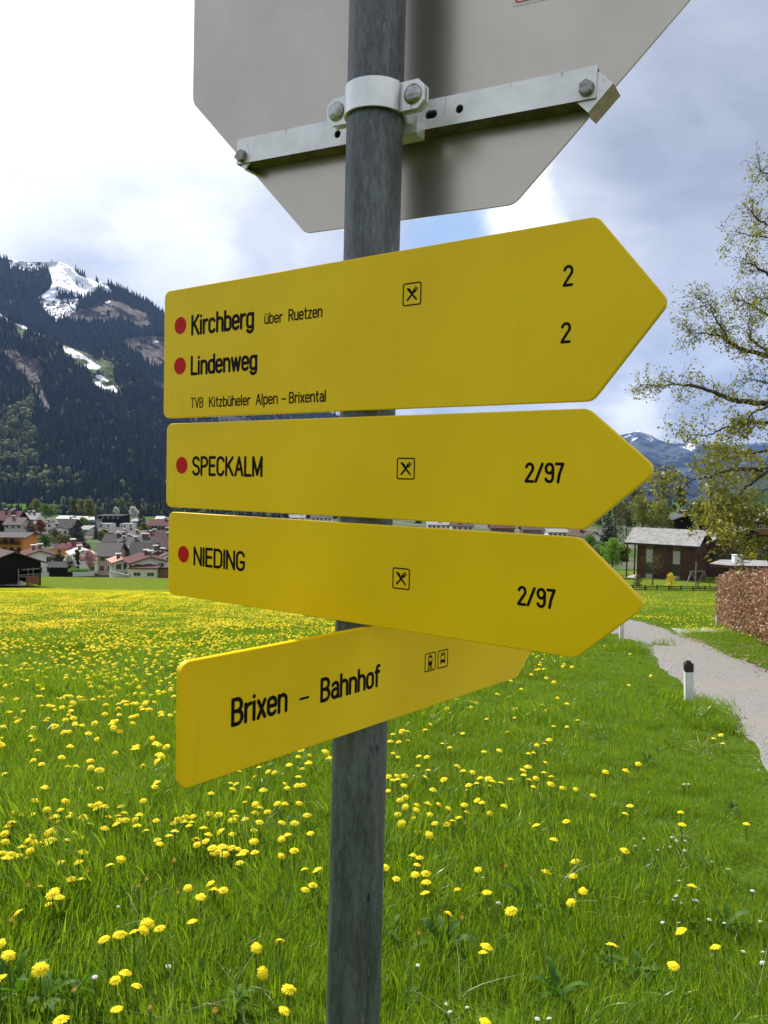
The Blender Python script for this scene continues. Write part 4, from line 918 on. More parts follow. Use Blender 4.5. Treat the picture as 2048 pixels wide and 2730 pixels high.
# ------------------------------------------------------------------ houses
def house(name, px0, px1, eave_py, D, label, wall='plaster_white', roof='roof_grey', ridge='y', yaw=0, depth=10, pitch=22, rows=2, cols=3, side=2, over=.7, chim=1, capw=True, balcony=False, roofk='gable', wood_top=False, frame='window_frame', ww=1.15, wh=1.3, cat='house', asym=0):
    P0 = W(px0, eave_py, D); P1 = W(px1, eave_py, D); az_ = math.atan2((P0[0]+P1[0])/2, D); w = (P1[0]-P0[0])*math.cos(az_)/math.cos(rad(yaw)+az_); cx = (P0[0]+P1[0])/2; top = (P0[2]+P1[2])/2
    y0 = D; gz = float(ground_z(cx, D)); H = max(2.4, top-gz)+1.2
    base = top-H
    e = empty(name, loc=(cx, y0, base), rz=rad(yaw), label=label, cat=cat)
    mb = MB(); hw_ = w/2; tp = math.tan(rad(pitch)); 
    mb.box(-hw_, hw_, 0, depth, 0, H)
    rh = (hw_ if ridge == 'y' else depth/2)*tp
    if roofk == 'gable':
        if ridge == 'y': mb.add([(-hw_,0,H),(hw_,0,H),(asym*hw_,0,H+rh),(-hw_,depth,H),(hw_,depth,H),(asym*hw_,depth,H+rh)], [(0,1,2),(4,3,5)])
        else: mb.add([(-hw_,0,H),(-hw_,depth,H),(-hw_,depth/2,H+rh),(hw_,0,H),(hw_,depth,H),(hw_,depth/2,H+rh)], [(1,0,2),(3,4,5)])
    mb.build('wall', wall, e)
    mb = MB(); o_ = over; th = .22
    def slab(a, b_, c, d): # quad to thick slab
        q = [Vector(x) for x in (a, b_, c, d)]; nn = (q[1]-q[0]).cross(q[3]-q[0]).normalized()*th
        if nn.z < 0: nn = -nn
        mb.add([*[x+Vector((0,0,.03)) for x in q], *[x+nn+Vector((0,0,.03)) for x in q]], [(0,3,2,1),(4,5,6,7),(0,1,5,4),(1,2,6,5),(2,3,7,6),(3,0,4,7)])
    if roofk == 'gable':
        if ridge == 'y':
            ax = asym*hw_
            for sx in (-1, 1):
                ex = sx*(hw_+o_); ez = H-o_*tp; slab((ex,-o_,ez),(ax,-o_,H+rh),(ax,depth+o_,H+rh),(ex,depth+o_,ez))
        else:
            for sy, y_ in ((-1, -o_), (1, depth+o_)): slab((-hw_-o_,y_,H-o_*tp),(hw_+o_,y_,H-o_*tp),(hw_+o_,depth/2,H+rh),(-hw_-o_,depth/2,H+rh))
    elif roofk == 'hip':
        a = Vector((0, depth/2, H+rh)); cs = [(-hw_-o_,-o_,H-.1),(hw_+o_,-o_,H-.1),(hw_+o_,depth+o_,H-.1),(-hw_-o_,depth+o_,H-.1)]
        mb.add([*cs, a], [(0,1,4),(1,2,4),(2,3,4),(3,0,4),(3,2,1,0)])
    elif roofk == 'flat': mb.box(-hw_-o_, hw_+o_, -o_, depth+o_, H+.02, H+.35)
    elif roofk == 'lean':
        slab((-hw_-o_,-o_,H-o_*tp),(hw_+o_,-o_,H-o_*tp),(hw_+o_,depth+o_,H+(depth+o_)*tp),(-hw_-o_,depth+o_,H+(depth+o_)*tp))
    ro = mb.build('roof', roof, e)
    r = random.Random(px0*7+eave_py)
    for k in range(chim):
        fx = r.uniform(-.5, .5)*hw_; fy = depth*r.uniform(.3, .6); hz = H+rh*(1-abs(fx)/hw_ if ridge == 'y' else 1-abs(fy-depth/2)/(depth/2))
        if roofk == 'flat': hz = H
        mb = MB(); mb.box(fx-.38, fx+.38, fy-.38, fy+.38, hz-.6, hz+1.15); ch = mb.build('chimney', 'chimney_brick' if k % 2 == 0 else 'chimney_grey', ro)
        if capw: mb = MB(); mb.box(fx-.75, fx+.75, fy-.6, fy+.6, hz+1.35, hz+1.55); mb.box(fx-.4, fx-.33, fy-.05, fy+.05, hz+1.15, hz+1.35); mb.box(fx+.33, fx+.4, fy-.05, fy+.05, hz+1.15, hz+1.35); 
        if capw: mb.build('chimney_cap', 'metal_cap', ro)
    def win(x, z, y, facing):
        mb = MB(); a, h_ = ww/2, wh
        if facing == 'f': B_ = lambda x0, x1, z0, z1, d0, d1, mi: mb.box(x0, x1, y-d1, y-d0, z0, z1, mi); c = x
        else:
            sx = facing; B_ = lambda x0, x1, z0, z1, d0, d1, mi: mb.box(*(sorted((y+sx*d0, y+sx*d1))), x0, x1, z0, z1, mi); c = x
        B_(c-a, c+a, z, z+h_, -.05, .02, 0)
        B_(c-a-.08, c-a, z-.08, z+h_+.08, -.05, .06, 1); B_(c+a, c+a+.08, z-.08, z+h_+.08, -.05, .06, 1)
        B_(c-a, c+a, z-.08, z, -.05, .06, 1); B_(c-a, c+a, z+h_, z+h_+.08, -.05, .06, 1); B_(c-.03, c+.03, z, z+h_, .02, .05, 1)
        mb.build('window', ['window_glass', frame], e)
    for rw in range(rows):
        z = H-1.75-2.65*rw
        if z < 1.0: break
        for k in range(cols):
            if cols > 2 and r.random() < .12: continue
            win(-hw_+w*(k+.5)/cols+r.uniform(-.2, .2), z, 0, 'f')
        for k in range(side):
            for sx in ((-1,) if px0 < 1000 else (1,)): win(depth*(k+.5)/max(1, side), z, sx*hw_, sx)
    if ridge == 'y' and rows > 1 and roofk == 'gable' and rh > 1.6: win(asym*hw_, H+.1, 0, 'f')
    if balcony:
        for rw in range(max(1, rows-1)):
            z = H-2.05-2.65*rw
            mb = MB(); mb.box(-hw_*.92, hw_*.92, -1.25, -.002, z-.12, z); 
            for k in range(int(w*.92/.35)): x = -hw_*.92+.1+.35*k; mb.box(x, x+.2, -1.25, -1.2, z+.003, z+.95)
            mb.box(-hw_*.92, hw_*.92, -1.30, -1.17, z+.953, z+1.05); mb.build('balcony', 'wood_dark', e)
    return e
HS = [
 # near row behind the meadow
 ('house', 69, 144, 1481, 196, 'white gabled house with a maroon roof just behind the dark barn', dict(roof='roof_maroon', depth=12, yaw=28, pitch=19, rows=3, cols=3, chim=2, wood_top=True)),
 ('turret_house', 143, 178, 1461, 226, 'orange turret house with a pointed crimson roof', dict(wall='plaster_orange', roof='roof_red', roofk='hip', depth=4.2, pitch=36, rows=2, cols=1, side=1, chim=0, over=.5)),
 ('house', 176, 205, 1462, 229, 'low crimson-roofed wing behind the orange turret', dict(wall='plaster_orange', roof='roof_red', ridge='x', depth=6, pitch=25, chim=2, rows=1, cols=1)),
 ('house', 193, 252, 1478, 202, 'white house with a shiny pale metal roof above the pink blossom', dict(roof='roof_white', depth=9, yaw=28, pitch=20, rows=3, cols=3, chim=1, ww=1.3)),
 ('house', 262, 306, 1478, 205, 'salmon-plastered house under a broad grey roof', dict(wall='plaster_salmon', roof='roof_grey', ridge='x', depth=9, pitch=30, rows=2, cols=2, chim=0, over=1.1)),
 ('house', 305, 346, 1499, 192, 'small white and brown house with a bright salmon roof', dict(roof='roof_salmon', depth=8, yaw=28, pitch=18, rows=1, cols=2, chim=1)),
 ('house', 352, 447, 1499, 187, 'large white house with a brown-red roof at the meadow edge', dict(roof='roof_maroon', depth=10, yaw=28, pitch=16, rows=2, cols=3, chim=2, over=.9, frame='window_frame_brown')),
 ('annexe', 347, 418, 1516, 183.5, 'low cream annexe with a flat brown roof in front of the large white house', dict(wall='plaster_cream', roof='roof_maroon', roofk='lean', depth=2.6, pitch=8, rows=1, cols=2, side=0, chim=0, over=.4, ww=1.6, wh=.8)),
 ('garage', 420, 449, 1517, 184.5, 'brown timber garage beside the cream annexe', dict(wall='wood_brown', roof='roof_darkgrey', roofk='flat', depth=2, rows=0, side=0, chim=0, over=.1)),
 ('shed', 131, 176, 1512, 184, 'long low dark shed with a grey roof behind the meadow', dict(wall='wood_dark', roof='roof_darkgrey', ridge='x', depth=4, pitch=24, rows=0, side=0, chim=0, over=.5)),
 ('house', 346, 400, 1476, 212, 'ochre-walled house with a dark brown roof behind the salmon roof', dict(wall='plaster_ochre', roof='roof_darkgrey', ridge='x', depth=9, pitch=30, rows=1, cols=2, chim=0, over=.9)),
 ('house', 312, 348, 1476, 219, 'pale grey-roofed house behind the salmon-plastered one', dict(roof='roof_light', ridge='x', depth=7, pitch=24, rows=1, chim=0)),
 ('house', 408, 432, 1476, 208, 'small dark gabled house beside the ochre-walled one', dict(yaw=27, wall='wood_brown', roof='roof_grey', depth=6, pitch=26, rows=1, cols=1, side=0, chim=1)),
 ('house', 434, 462, 1482, 206, 'white house partly behind the yellow signs at the meadow edge', dict(yaw=27, roof='roof_pinkgrey', depth=8, rows=2, cols=1, chim=1)),
 ('house', 332, 404, 1464, 243, 'broad house with a long mottled grey roof in the middle of the village', dict(wall='plaster_greywall', roof='roof_grey', ridge='x', depth=13, pitch=26, rows=1, chim=3)),
 ('house', 404, 452, 1462, 238, 'house with a tall brownish roof beside the long grey roof', dict(wall='plaster_cream', roof='roof_brown', ridge='x', depth=14, pitch=36, rows=1, chim=2)),
 # orange house at the left edge
 ('house', -58, 63, 1431, 232, 'orange three-storey house with dark timber balconies at the left edge', dict(wall='plaster_orange', roof='roof_grey', ridge='x', depth=9, pitch=11, rows=3, cols=6, side=1, chim=0, over=1.4, balcony=True, frame='window_frame_brown', ww=1.2)),
 # middle of the village
 ('house', 133, 183, 1413, 300, 'white gabled house on a green bank with a dark grey roof', dict(roof='roof_darkgrey', depth=10, yaw=28, pitch=20, rows=3, cols=3, chim=1)),
 ('house', 146, 190, 1406, 330, 'house with two dark roofs behind the white gabled one', dict(wall='wood_dark', roof='roof_darkgrey', ridge='x', depth=11, pitch=30, rows=1, chim=0)),
 ('house', 12, 57, 1398, 335, 'pale house with a pinkish grey roof left of the village', dict(wall='plaster_greywall', roof='roof_pinkgrey', ridge='x', depth=9, pitch=30, rows=2, cols=3, chim=1)),
 ('house', -20, 44, 1386, 380, 'long building with a dark maroon roof at the far left', dict(wall='wood_dark', roof='roof_maroon', ridge='x', depth=12, pitch=34, rows=1, chim=3)),
 ('house', 44, 94, 1384, 410, 'house with a light grey roof and three chimneys', dict(roof='roof_light', ridge='x', depth=12, pitch=26, rows=2, chim=3)),
 ('house', 58, 86, 1399, 372, 'small white gable with a dark roof left of the brown tree', dict(roof='roof_grey', depth=9, yaw=26, rows=2, cols=2, chim=1)),
 ('house', 92, 114, 1398, 378, 'small white house with a pale roof next to the brown tree', dict(roof='roof_light', depth=8, yaw=28, rows=2, cols=2, chim=0)),
 ('house', 123, 156, 1396, 388, 'white house with a grey gabled roof in front of the bright long roof', dict(roof='roof_grey', depth=9, yaw=28, rows=2, cols=2, chim=1)),
 ('house', 152, 203, 1392, 455, 'long house with a bright pale roof', dict(roof='roof_white', ridge='x', depth=12, pitch=20, rows=1, cols=4, chim=2)),
 ('turret_house', 167, 182, 1391, 425, 'little tower with a pointed crimson roof among pale roofs', dict(wall='plaster_salmon', roof='roof_red', roofk='hip', depth=3.2, pitch=38, rows=1, cols=1, side=0, chim=0)),
 ('chapel', 70, 98, 1411, 345, 'pinkish building with a maroon roof and rounded pale bay', dict(wall='plaster_pink', roof='roof_maroon', roofk='hip', depth=6, pitch=36, rows=1, cols=2, chim=0)),
 ('apartment_block', 234, 257, 1389, 505, 'grey block of flats with stacked dark balconies', dict(wall='plaster_greywall', roof='roof_darkgrey', roofk='flat', depth=10, rows=4, cols=3, balcony=True, chim=0)),
 ('apartment_block', 256, 295, 1398, 512, 'low white flat-roofed block with four small windows', dict(roof='roof_light', roofk='flat', depth=10, rows=2, cols=4, chim=0, over=.1)),
 ('factory_building', 253, 322, 1376, 545, 'large black flat-roofed building above the village', dict(wall='wood_dark', roof='roof_darkgrey', roofk='flat', depth=20, rows=1, cols=5, chim=0, over=.3)),
 ('apartment_block', 320, 352, 1398, 500, 'white cube-shaped block with two rows of square windows', dict(roof='roof_light', roofk='flat', depth=9, rows=3, cols=4, chim=0, over=.1, ww=1.1)),
 ('hotel', 393, 450, 1401, 420, 'white hotel with dark balconies and a maroon roof', dict(roof='roof_maroon', ridge='x', depth=12, pitch=24, rows=3, cols=6, balcony=True, chim=2)),
 ('house', 254, 298, 1421, 425, 'dark timber house with a brown gabled roof', dict(wall='wood_dark', roof='roof_brown', depth=12, yaw=28, pitch=22, rows=1, cols=1, chim=0)),
 ('house', 292, 338, 1420, 404, 'house with a plain grey roof below the white cube block', dict(wall='plaster_greywall', roof='roof_pinkgrey', ridge='x', depth=9, pitch=28, rows=1, cols=3, chim=0)),
 ('house', 303, 379, 1433, 365, 'wide house with a grey and maroon roof in the village centre', dict(wall='plaster_cream', roof='roof_pinkgrey', ridge='x', depth=13, pitch=24, rows=1, cols=4, chim=2)),
 ('house', 274, 334, 1444, 312, 'dark grey-roofed house with white-capped chimneys', dict(wall='wood_dark', roof='roof_darkgrey', ridge='x', depth=10, pitch=26, rows=1, cols=3, chim=3)),
 ('house', 322, 375, 1445, 302, 'dark timber chalet with white-capped chimneys in the centre', dict(yaw=27, wall='wood_brown', roof='roof_darkgrey', depth=11, pitch=20, rows=1, cols=3, chim=3)),
 ('house', 377, 425, 1444, 304, 'low house with several rust-red roofs', dict(wall='plaster_cream', roof='roof_red', ridge='x', depth=12, pitch=28, rows=1, cols=3, chim=2)),
 ('hut', 31, 44, 1363, 1105, 'tiny brown hay hut alone on the green slope', dict(wall='wood_brown', roof='roof_darkgrey', ridge='x', depth=5, pitch=25, rows=0, side=0, chim=0)),
 ('greenhouse', 150, 185, 1383, 620, 'bright white low roof at the back of the village on the left', dict(roof='roof_white', ridge='x', depth=15, pitch=15, rows=1, cols=5, chim=0)),
 ('greenhouse', 188, 222, 1380, 660, 'bright white flat roof beyond the long pale one', dict(roof='roof_white', roofk='flat', depth=15, rows=1, cols=5, chim=0)),
 ('greenhouse', 215, 252, 1386, 580, 'white-roofed hall left of the black building', dict(roof='roof_white', ridge='x', depth=12, pitch=15, rows=1, cols=5, chim=0)),
 ('house', 205, 240, 1394, 530, 'pale house in front of the white-roofed hall', dict(roof='roof_light', ridge='x', depth=9, pitch=22, rows=2, cols=4, chim=0)),
 ('house', 195, 235, 1412, 400, 'grey modern house right of the big conifer', dict(wall='plaster_greywall', roof='roof_light', roofk='lean', depth=9, pitch=8, rows=2, cols=3, chim=0)),
 ('house', 352, 374, 1390, 560, 'pale-roofed house between the white cube and the tall conifer', dict(roof='roof_white', ridge='x', depth=8, rows=1, cols=3, chim=0)),
 ('house', 415, 435, 1383, 640, 'small bright roof behind the hotel', dict(roof='roof_white', ridge='x', depth=9, rows=1, cols=3, chim=0)),
 # seen through the gap between the second and third signs, and right of the post
 ('house', 770, 812, 1380, 560, 'white house seen through the gap left of the post', dict(roof='roof_light', ridge='x', depth=9, rows=2, cols=5, chim=1)),
 ('house', 830, 885, 1381, 540, 'white house with dark windows in the gap beside the post', dict(roof='roof_grey', ridge='x', depth=9, rows=2, cols=5, chim=2)),
 ('house', 1140, 1200, 1399, 430, 'pale-roofed house in the gap just right of the post', dict(roof='roof_light', ridge='x', depth=9, pitch=16, rows=1, cols=5, chim=1)),
 ('house', 1205, 1262, 1403, 400, 'brown-roofed house in the gap right of the post', dict(wall='plaster_cream', roof='roof_brown', ridge='x', depth=9, pitch=18, rows=1, cols=4, chim=2)),
 ('house', 1310, 1372, 1408, 380, 'red-brown roof in the middle of the right-hand gap', dict(wall='wood_brown', roof='roof_maroon', ridge='x', depth=9, pitch=18, rows=1, cols=4, chim=2)),
 ('house', 1395, 1450, 1413, 350, 'brown roof with a bright chimney cap in the right-hand gap', dict(wall='wood_brown', roof='roof_brown', ridge='x', depth=9, pitch=18, rows=1, cols=4, chim=2)),
 ('house', 1462, 1512, 1419, 330, 'pale green-grey roof near the arrow tip of the second sign', dict(roof='roof_light', ridge='x', depth=8, pitch=14, rows=1, cols=4, chim=0)),
 ('house', 1568, 1600, 1430, 250, 'white gable with a brown roof under the arrow tip of the second sign', dict(roof='roof_brown', depth=10, yaw=25, pitch=30, rows=2, cols=1, side=1, chim=1)),
 # behind the brown house on the right
 ('barn', 1803, 1850, 1384, 190, 'black gabled barn behind the modern brown house', dict(wall='wood_dark', roof='roof_grey', depth=9, pitch=22, rows=0, side=0, chim=1, yaw=-8, over=1.0, cat='barn')),
 ('house', 1985, 2060, 1388, 170, 'grey-roofed house behind the leafy branches on the right', dict(wall='wood_brown', roof='roof_light', ridge='x', depth=8, pitch=20, rows=1, cols=3, chim=1)),
]
for nm, a, b_, ey, D, lab, kw in HS: house(nm, a, b_, ey, D, lab, **kw)
# dark barn at the left edge of the meadow
bx = on(30, 120, 1557); barn = empty('barn', loc=(bx[0], 120, bx[2]), rz=rad(44), label='weathered black timber barn with an open front at the left edge of the meadow', cat='barn')
k = 120/2050
mb = MB(); L_, R_ = -5.2, 4.55
for x0, x1 in ((L_, -2.05), (R_-.22, R_)): mb.box(x0, x1, 0, 9, -.6, 3.25)
mb.box(L_, R_, 8.8, 9, -.6, 3.25); mb.box(L_, R_, 5.0, 5.15, -.6, 3.2); mb.build('wall', 'wood_dark', barn)
mb = MB(); mb.add([(L_,0,3.2),(R_,0,3.2),(.3,0,4.95),(L_,9,3.2),(R_,9,3.2),(.3,9,4.95),(L_,.12,3.2),(R_,.12,3.2),(.3,.12,4.95)], [(0,1,2),(7,6,8),(4,3,5)]); mb.box(L_, R_, -.02, .10, 2.35, 3.2); mb.build('gable_boards', 'wood_dark', barn)
mb = MB()
for sx, ex in ((-1, L_-.8), (1, R_+.9)):
    q = [Vector((ex,-.9,2.86)), Vector((.3,-.9,5.0)), Vector((.3,9.6,5.0)), Vector((ex,9.6,2.86))]
    mb.add(q+[x+Vector((0,0,.16)) for x in q], [(0,3,2,1),(4,5,6,7),(0,1,5,4),(1,2,6,5),(2,3,7,6),(3,0,4,7)])
mb.build('roof', 'roof_brown', barn)
for i in range(16):
    x = -2.0+.40*i*.5 if i < 8 else 0
    if i < 8: mb = MB(); mb.box(-2.0+.37*i, -1.68+.37*i, .02, .06, -.5, 2.3); mb.build('plank', 'wood_dark', barn)
mb = MB(); mb.box(1.05, 1.2, -.05, .1, -.4, 2.3); mb.box(2.55, 2.65, -.03, .08, .8, 2.3); mb.box(3.3, 3.4, -.03, .08, .8, 2.3); mb.build('post', 'wood_grey', barn)
for z, th in ((2.05, .16), (1.25, .12), (.95, .10)):
    mb = MB(); mb.box(1.22 if z < 2 else 1.6, 4.3, -.14, -.06, z, z+th); mb.build('rail', 'wood_grey', barn)
for j in range(5): mb = MB(); mb.box(2.2, 4.3, .0, .05, -.4+.26*j, -.17+.26*j); mb.build('board', 'brick_board', barn)
for j in range(5): mb = MB(); mb.box(-5.1, -2.2, -.06, -.01, -.4+.26*j, -.17+.26*j); mb.build('board', 'brick_board', barn)
for q, x in enumerate((1.0, 1.7)):
    mb = MB(); P = [(x+.36*math.cos(a), .3, -.05+.34*math.sin(a)) for a in np.linspace(0, 6.283, 13)[:-1]]
    mb.add(P+[(p[0], 1.2, p[2]) for p in P], [tuple(range(12)), tuple(range(12, 24))[::-1]]+[(i, i+12, 12+(i+1) % 12, (i+1) % 12) for i in range(12)][::1])
    o = mb.build('wrapped_bale', 'bale_wrap'); o.matrix_world = barn.matrix_world.copy(); tag(o, ['left pale wrapped bale in the open front of the barn', 'right pale wrapped bale, nearer the red boards of the barn'][q], 'bale', 'bales in the barn')
yard = [on(-60, 118), on(40, 117.4), on(72, 118.6), on(40, 121.5), on(-60, 123)]
mb = MB(); mb.add([(p[0], p[1], p[2]+.30) for p in yard], [(0,1,2,3,4)]); tag(mb.build('barn_yard', 'concrete'), kind='structure')
wl = [on(375-3, 176), on(342+10, 177.5)]
# pale kerb wall running down to the annexe
p0, p1 = W(292, 1524, 181), W(344, 1535, 181); mb = MB(); mb.bar((p0[0], 181, p0[2]), (p1[0], 181, p1[2]), .4, .35); tag(mb.build('garden_wall', 'concrete'), 'low pale garden wall sloping down at the meadow edge', 'wall')

# trees and shrubs of the village
TV = [
 ('c', 205, 1478, 270, 12.5, 13, 'big dark conifer right of the white gabled house'), ('c', 190, 1474, 268, 9, 9, 'smaller dark conifer leaning out beside the big one'),
 ('c', 375, 1432, 410, 17, 7.5, 'tall dark spruce left of the white hotel'), ('c', 384, 1425, 430, 13, 6, 'shorter spruce touching the tall one by the hotel'),
 ('c', 396, 1368, 700, 15, 6, 'first of the spruces behind the hotel'), ('c', 405, 1370, 705, 14, 6, 'second spruce behind the hotel'), ('c', 419, 1371, 700, 17, 7, 'broad spruce behind the hotel roof'), ('c', 441, 1376, 690, 18, 9, 'spruce against the second yellow sign'),
 ('c', 325, 1368, 760, 13, 6, 'spruce behind the white cube block'), ('c', 256, 1437, 300, 6.5, 3.2, 'small dark spruce beside the dark timber house'), ('c', 288, 1370, 780, 16, 8, 'dark spruce above the black building'), ('c', 352, 1365, 800, 15, 8, 'spruce in front of the green slope'),
 ('c', 700, 1374, 600, 8, 4.5, 'small spruce in the gap, left of the white houses'), ('c', 728, 1377, 600, 8, 4.5, 'second small spruce in the gap'), ('c', 760, 1380, 560, 10, 7, 'third spruce in the gap, next to the white house'), ('c', 1115, 1395, 500, 10, 6, 'dark spruce in the gap right of the post'),
 ('leaf_yellowgreen', 100, 1377, 560, 13, 9, 'light green round-topped tree at the far field'), ('leaf_green', 125, 1382, 540, 10, 12, 'wide green bushy tree beside the far field'),
 ('leaf_olive', 83, 1376, 570, 7, 8, 'olive bush left of the round-topped tree'), ('leaf_olive', 200, 1376, 640, 14, 10, 'bare brownish tree in front of the forest edge'), ('leaf_yellowgreen', 220, 1378, 600, 14, 9, 'first yellow-green tree above the white roofs'), ('leaf_yellowgreen', 238, 1380, 560, 14, 9, 'second yellow-green tree above the white roofs'),
 ('red_leaf', 108, 1425, 325, 6.5, 5.5, 'reddish brown tree between small white houses'), ('leaf_brown', 82, 1424, 318, 5, 5, 'brown bushes below the pinkish building'),
 ('leaf_olive', 78, 1475, 255, 7.5, 4.5, 'bare dark tree right of the orange house'), ('leaf_green', 225, 1410, 420, 6, 7, 'green bush before the grey modern house'), ('leaf_yellowgreen', 272, 1445, 320, 4.5, 5.5, 'bright yellow-green bush in the village centre'),
 ('blossom_white', 357, 1385, 560, 9.5, 7.5, 'pale blossoming tree left of the tall spruce'), ('blossom_white', 311, 1372, 620, 6, 5, 'small white blossoming tree over the black building'),
 ('leaf_yellowgreen', 326, 1352, 900, 10, 9, 'pale green tree at the forest edge'), ('leaf_yellowgreen', 385, 1442, 400, 10, 7, 'yellow-green tree in front of the hotel'), ('leaf_olive', 345, 1370, 800, 12, 12, 'loose brownish trees above the white cube block'),
 ('leaf_olive', 147, 1447, 275, 4.5, 6, 'dark shrub below the white gabled house'), ('leaf_green', 120, 1458, 270, 4.5, 6, 'dark green shrub on the bank, left one'), ('leaf_olive', 170, 1460, 265, 4.5, 8, 'dense dark shrubs below the big conifer'),
 ('blossom_pink', 238, 1514, 186, 4.4, 3.9, 'pink blossoming tree in front of the white house'), ('blossom_white', 186, 1514, 187, 3.2, 3.4, 'cream blossoming shrub beside the shed'), ('leaf_olive', 207, 1510, 190, 4.4, 1.8, 'slim bare tree against the white wall'),
 ('leaf_brown', 158, 1502, 192, 2.4, 3.2, 'brown shrub in front of the orange turret'),
 ('leaf_olive', 1640, 1470, 175, 13, 9, 'bare brown trees right of the dark spruce'), ('c', 1622, 1489, 160, 10.6, 6.4, 'tall dark spruce left of the modern brown house'),
 ('leaf_yellowgreen', 1711, 1420, 180, 9.2, 6.2, 'first of two willow-like yellow-green trees behind the brown house'), ('leaf_yellowgreen', 1763, 1422, 175, 7.4, 6.6, 'second willow-like yellow-green tree behind the brown house'),
 ('leaf_olive', 1670, 1420, 190, 7.5, 6, 'olive brown tree left of the willows'), ('leaf_olive', 1735, 1425, 185, 7, 8, 'brown thicket between the willows'),
 ('leaf_olive', 1768, 1358, 330, 14, 12, 'thin hazy tree above the willows'), ('leaf_olive', 1812, 1360, 330, 11, 6, 'slim bare tree above the black barn'), ('leaf_olive', 1690, 1352, 420, 12, 14, 'hazy trees in the valley under the dark spur'),
 ('leaf_yellowgreen', 1867, 1412, 150, 6, 4, 'green tree right of the black barn'), ('c', 1893, 1420, 150, 7.4, 4.0, 'dark conifer behind the brown house roof'), ('leaf_yellowgreen', 1925, 1400, 200, 9, 9, 'yellow-green tree behind the leafy branches'), ('leaf_green', 2010, 1395, 200, 9, 12, 'green trees behind the branches at the right edge'),
 ('leaf_green', 1600, 1515, 120, 3.6, 4, 'fresh green shrub under the second sign tip, left one'), ('leaf_fresh', 1635, 1510, 112, 4.2, 3.6, 'bright green shrub left of the brown house'), ('leaf_yellowgreen', 1661, 1500, 120, 3.0, 2.4, 'pale shrub beside the veranda of the brown house'), ('leaf_green', 1575, 1500, 130, 5.0, 4, 'green shrub hidden partly by the third sign'),
]
for i, (kd, px, py, D, h, w, lab) in enumerate(TV):
    p = on(px, D); p = (p[0], D, min(W(px, py, D)[2], W(px, py, D)[2]))
    if kd == 'c': conifer(p, h, w, lab, 100+i)
    else:
        big = h*2050/D
        broad_tree(p, h, w, kd, int(1500 if D > 250 else 2600), lab, 200+i, size=max(.12, D*.0011), name='shrub' if h < 5.2 else 'tree', cat='shrub' if h < 5.2 else 'tree', trunkh=.12 if h < 5.2 else .25)
for q, (px, w) in enumerate(((198, 2.6), (224, 2.9))):
    p = W(px, 1524, 178); mb = MB(); leafcloud(mb, [(x*.5, 0, .35) for x in (-2, -1, 0, 1, 2)], [.55]*5, 900, .11, np.random.default_rng(q)); o = mb.build('clipped_hedge', 'leaf_fresh'); o.matrix_world = Matrix.Translation(Vector(p)); tag(o, ['left of two clipped yellow-green hedges at the meadow edge', 'right of two clipped yellow-green hedges at the meadow edge'][q], 'hedge', 'clipped hedges at the meadow edge')
# ------------------------------------------------------------------ modern timber house on the right
C0 = W(1851, 1550, 108); C1 = W(1697, 1537, 112.5)
dx, dy = C0[0]-C1[0], C0[1]-C1[1]; LEN = math.hypot(dx, dy); yaw = math.atan2(dy, dx); zb = -14.25
bh = empty('modern_house', loc=(C1[0], C1[1], zb), rz=yaw, label='modern red-brown timber house with a pale shingled roof beyond the fence', cat='house')
EH = 5.0; DP = 8.0; RG = EH+1.95
wins = [(LEN-(1851-1722)/(1851-1697)*LEN, LEN-(1851-1740)/(1851-1697)*LEN), (LEN-(1851-1794)/(1851-1697)*LEN, LEN-(1851-1813)/(1851-1697)*LEN)]
mb = MB(); mb.box(0.03, LEN-.03, .12, DP-.03, -.8, EH-.02); mb.add([(LEN-.031,.13,EH-.02),(LEN-.031,DP-.03,EH-.02),(LEN-.031,DP/2,RG-.1),(0.04,.13,EH-.02),(0.04,DP-.03,EH-.02),(0.04,DP/2,RG-.1)], [(0,1,2),(4,3,5)]); mb.build('wall', 'wood_dark', bh)
mb = MB(); mb.box(-.1, LEN+.2, -.25, .1, -.9, -.28); mb.build('plinth', 'concrete', bh)
bme = None; nb = 26; bhh = (EH+.28)/nb
for i in range(nb):                                        # horizontal cladding boards, in runs between the tall windows
    z = -.27+i*bhh
    for a, b_ in ((0, wins[0][0]-.04), (wins[0][1]+.04, wins[1][0]-.04), (wins[1][1]+.04, LEN)):
        if b_-a < .2: continue
        mb = MB(); mb.box(a+.005, b_-.005, random.uniform(-.004, .004), .11, z, z+bhh-.022); o = mb.build('cladding_board', 'wood_redbrown', bh)
for i in range(nb):
    z = -.27+i*bhh; mb = MB(); mb.box(LEN-.02, LEN+.035+random.uniform(-.004, .004), .12, DP-.05, z, z+bhh-.022); mb.build('cladding_board', 'wood_redbrown', bh)
for i, (a, b_) in enumerate(wins):
    f = MB(); f.box(a-.035, a, -.03, .10, -.27, EH-.1); f.box(b_, b_+.035, -.03, .10, -.27, EH-.1); f.box(a, b_, -.03, .10, -.27, .02-.27); 
    for z in (.55, 2.15, 4.1): f.box(a, b_, -.02, .10, z, z+.06)
    fr = f.build('window', 'window_frame_brown', bh)
    for z0, z1, m_ in ((-.24, .55, 'frosted_pane'), (.615, 2.15, 'window_glass'), (2.215, 4.1, 'frosted_pane'), (4.165, EH-.1, 'window_glass')):
        g_ = MB(); g_.box(a, b_, .03, .06, z0, z1); g_.build('pane', m_, fr)
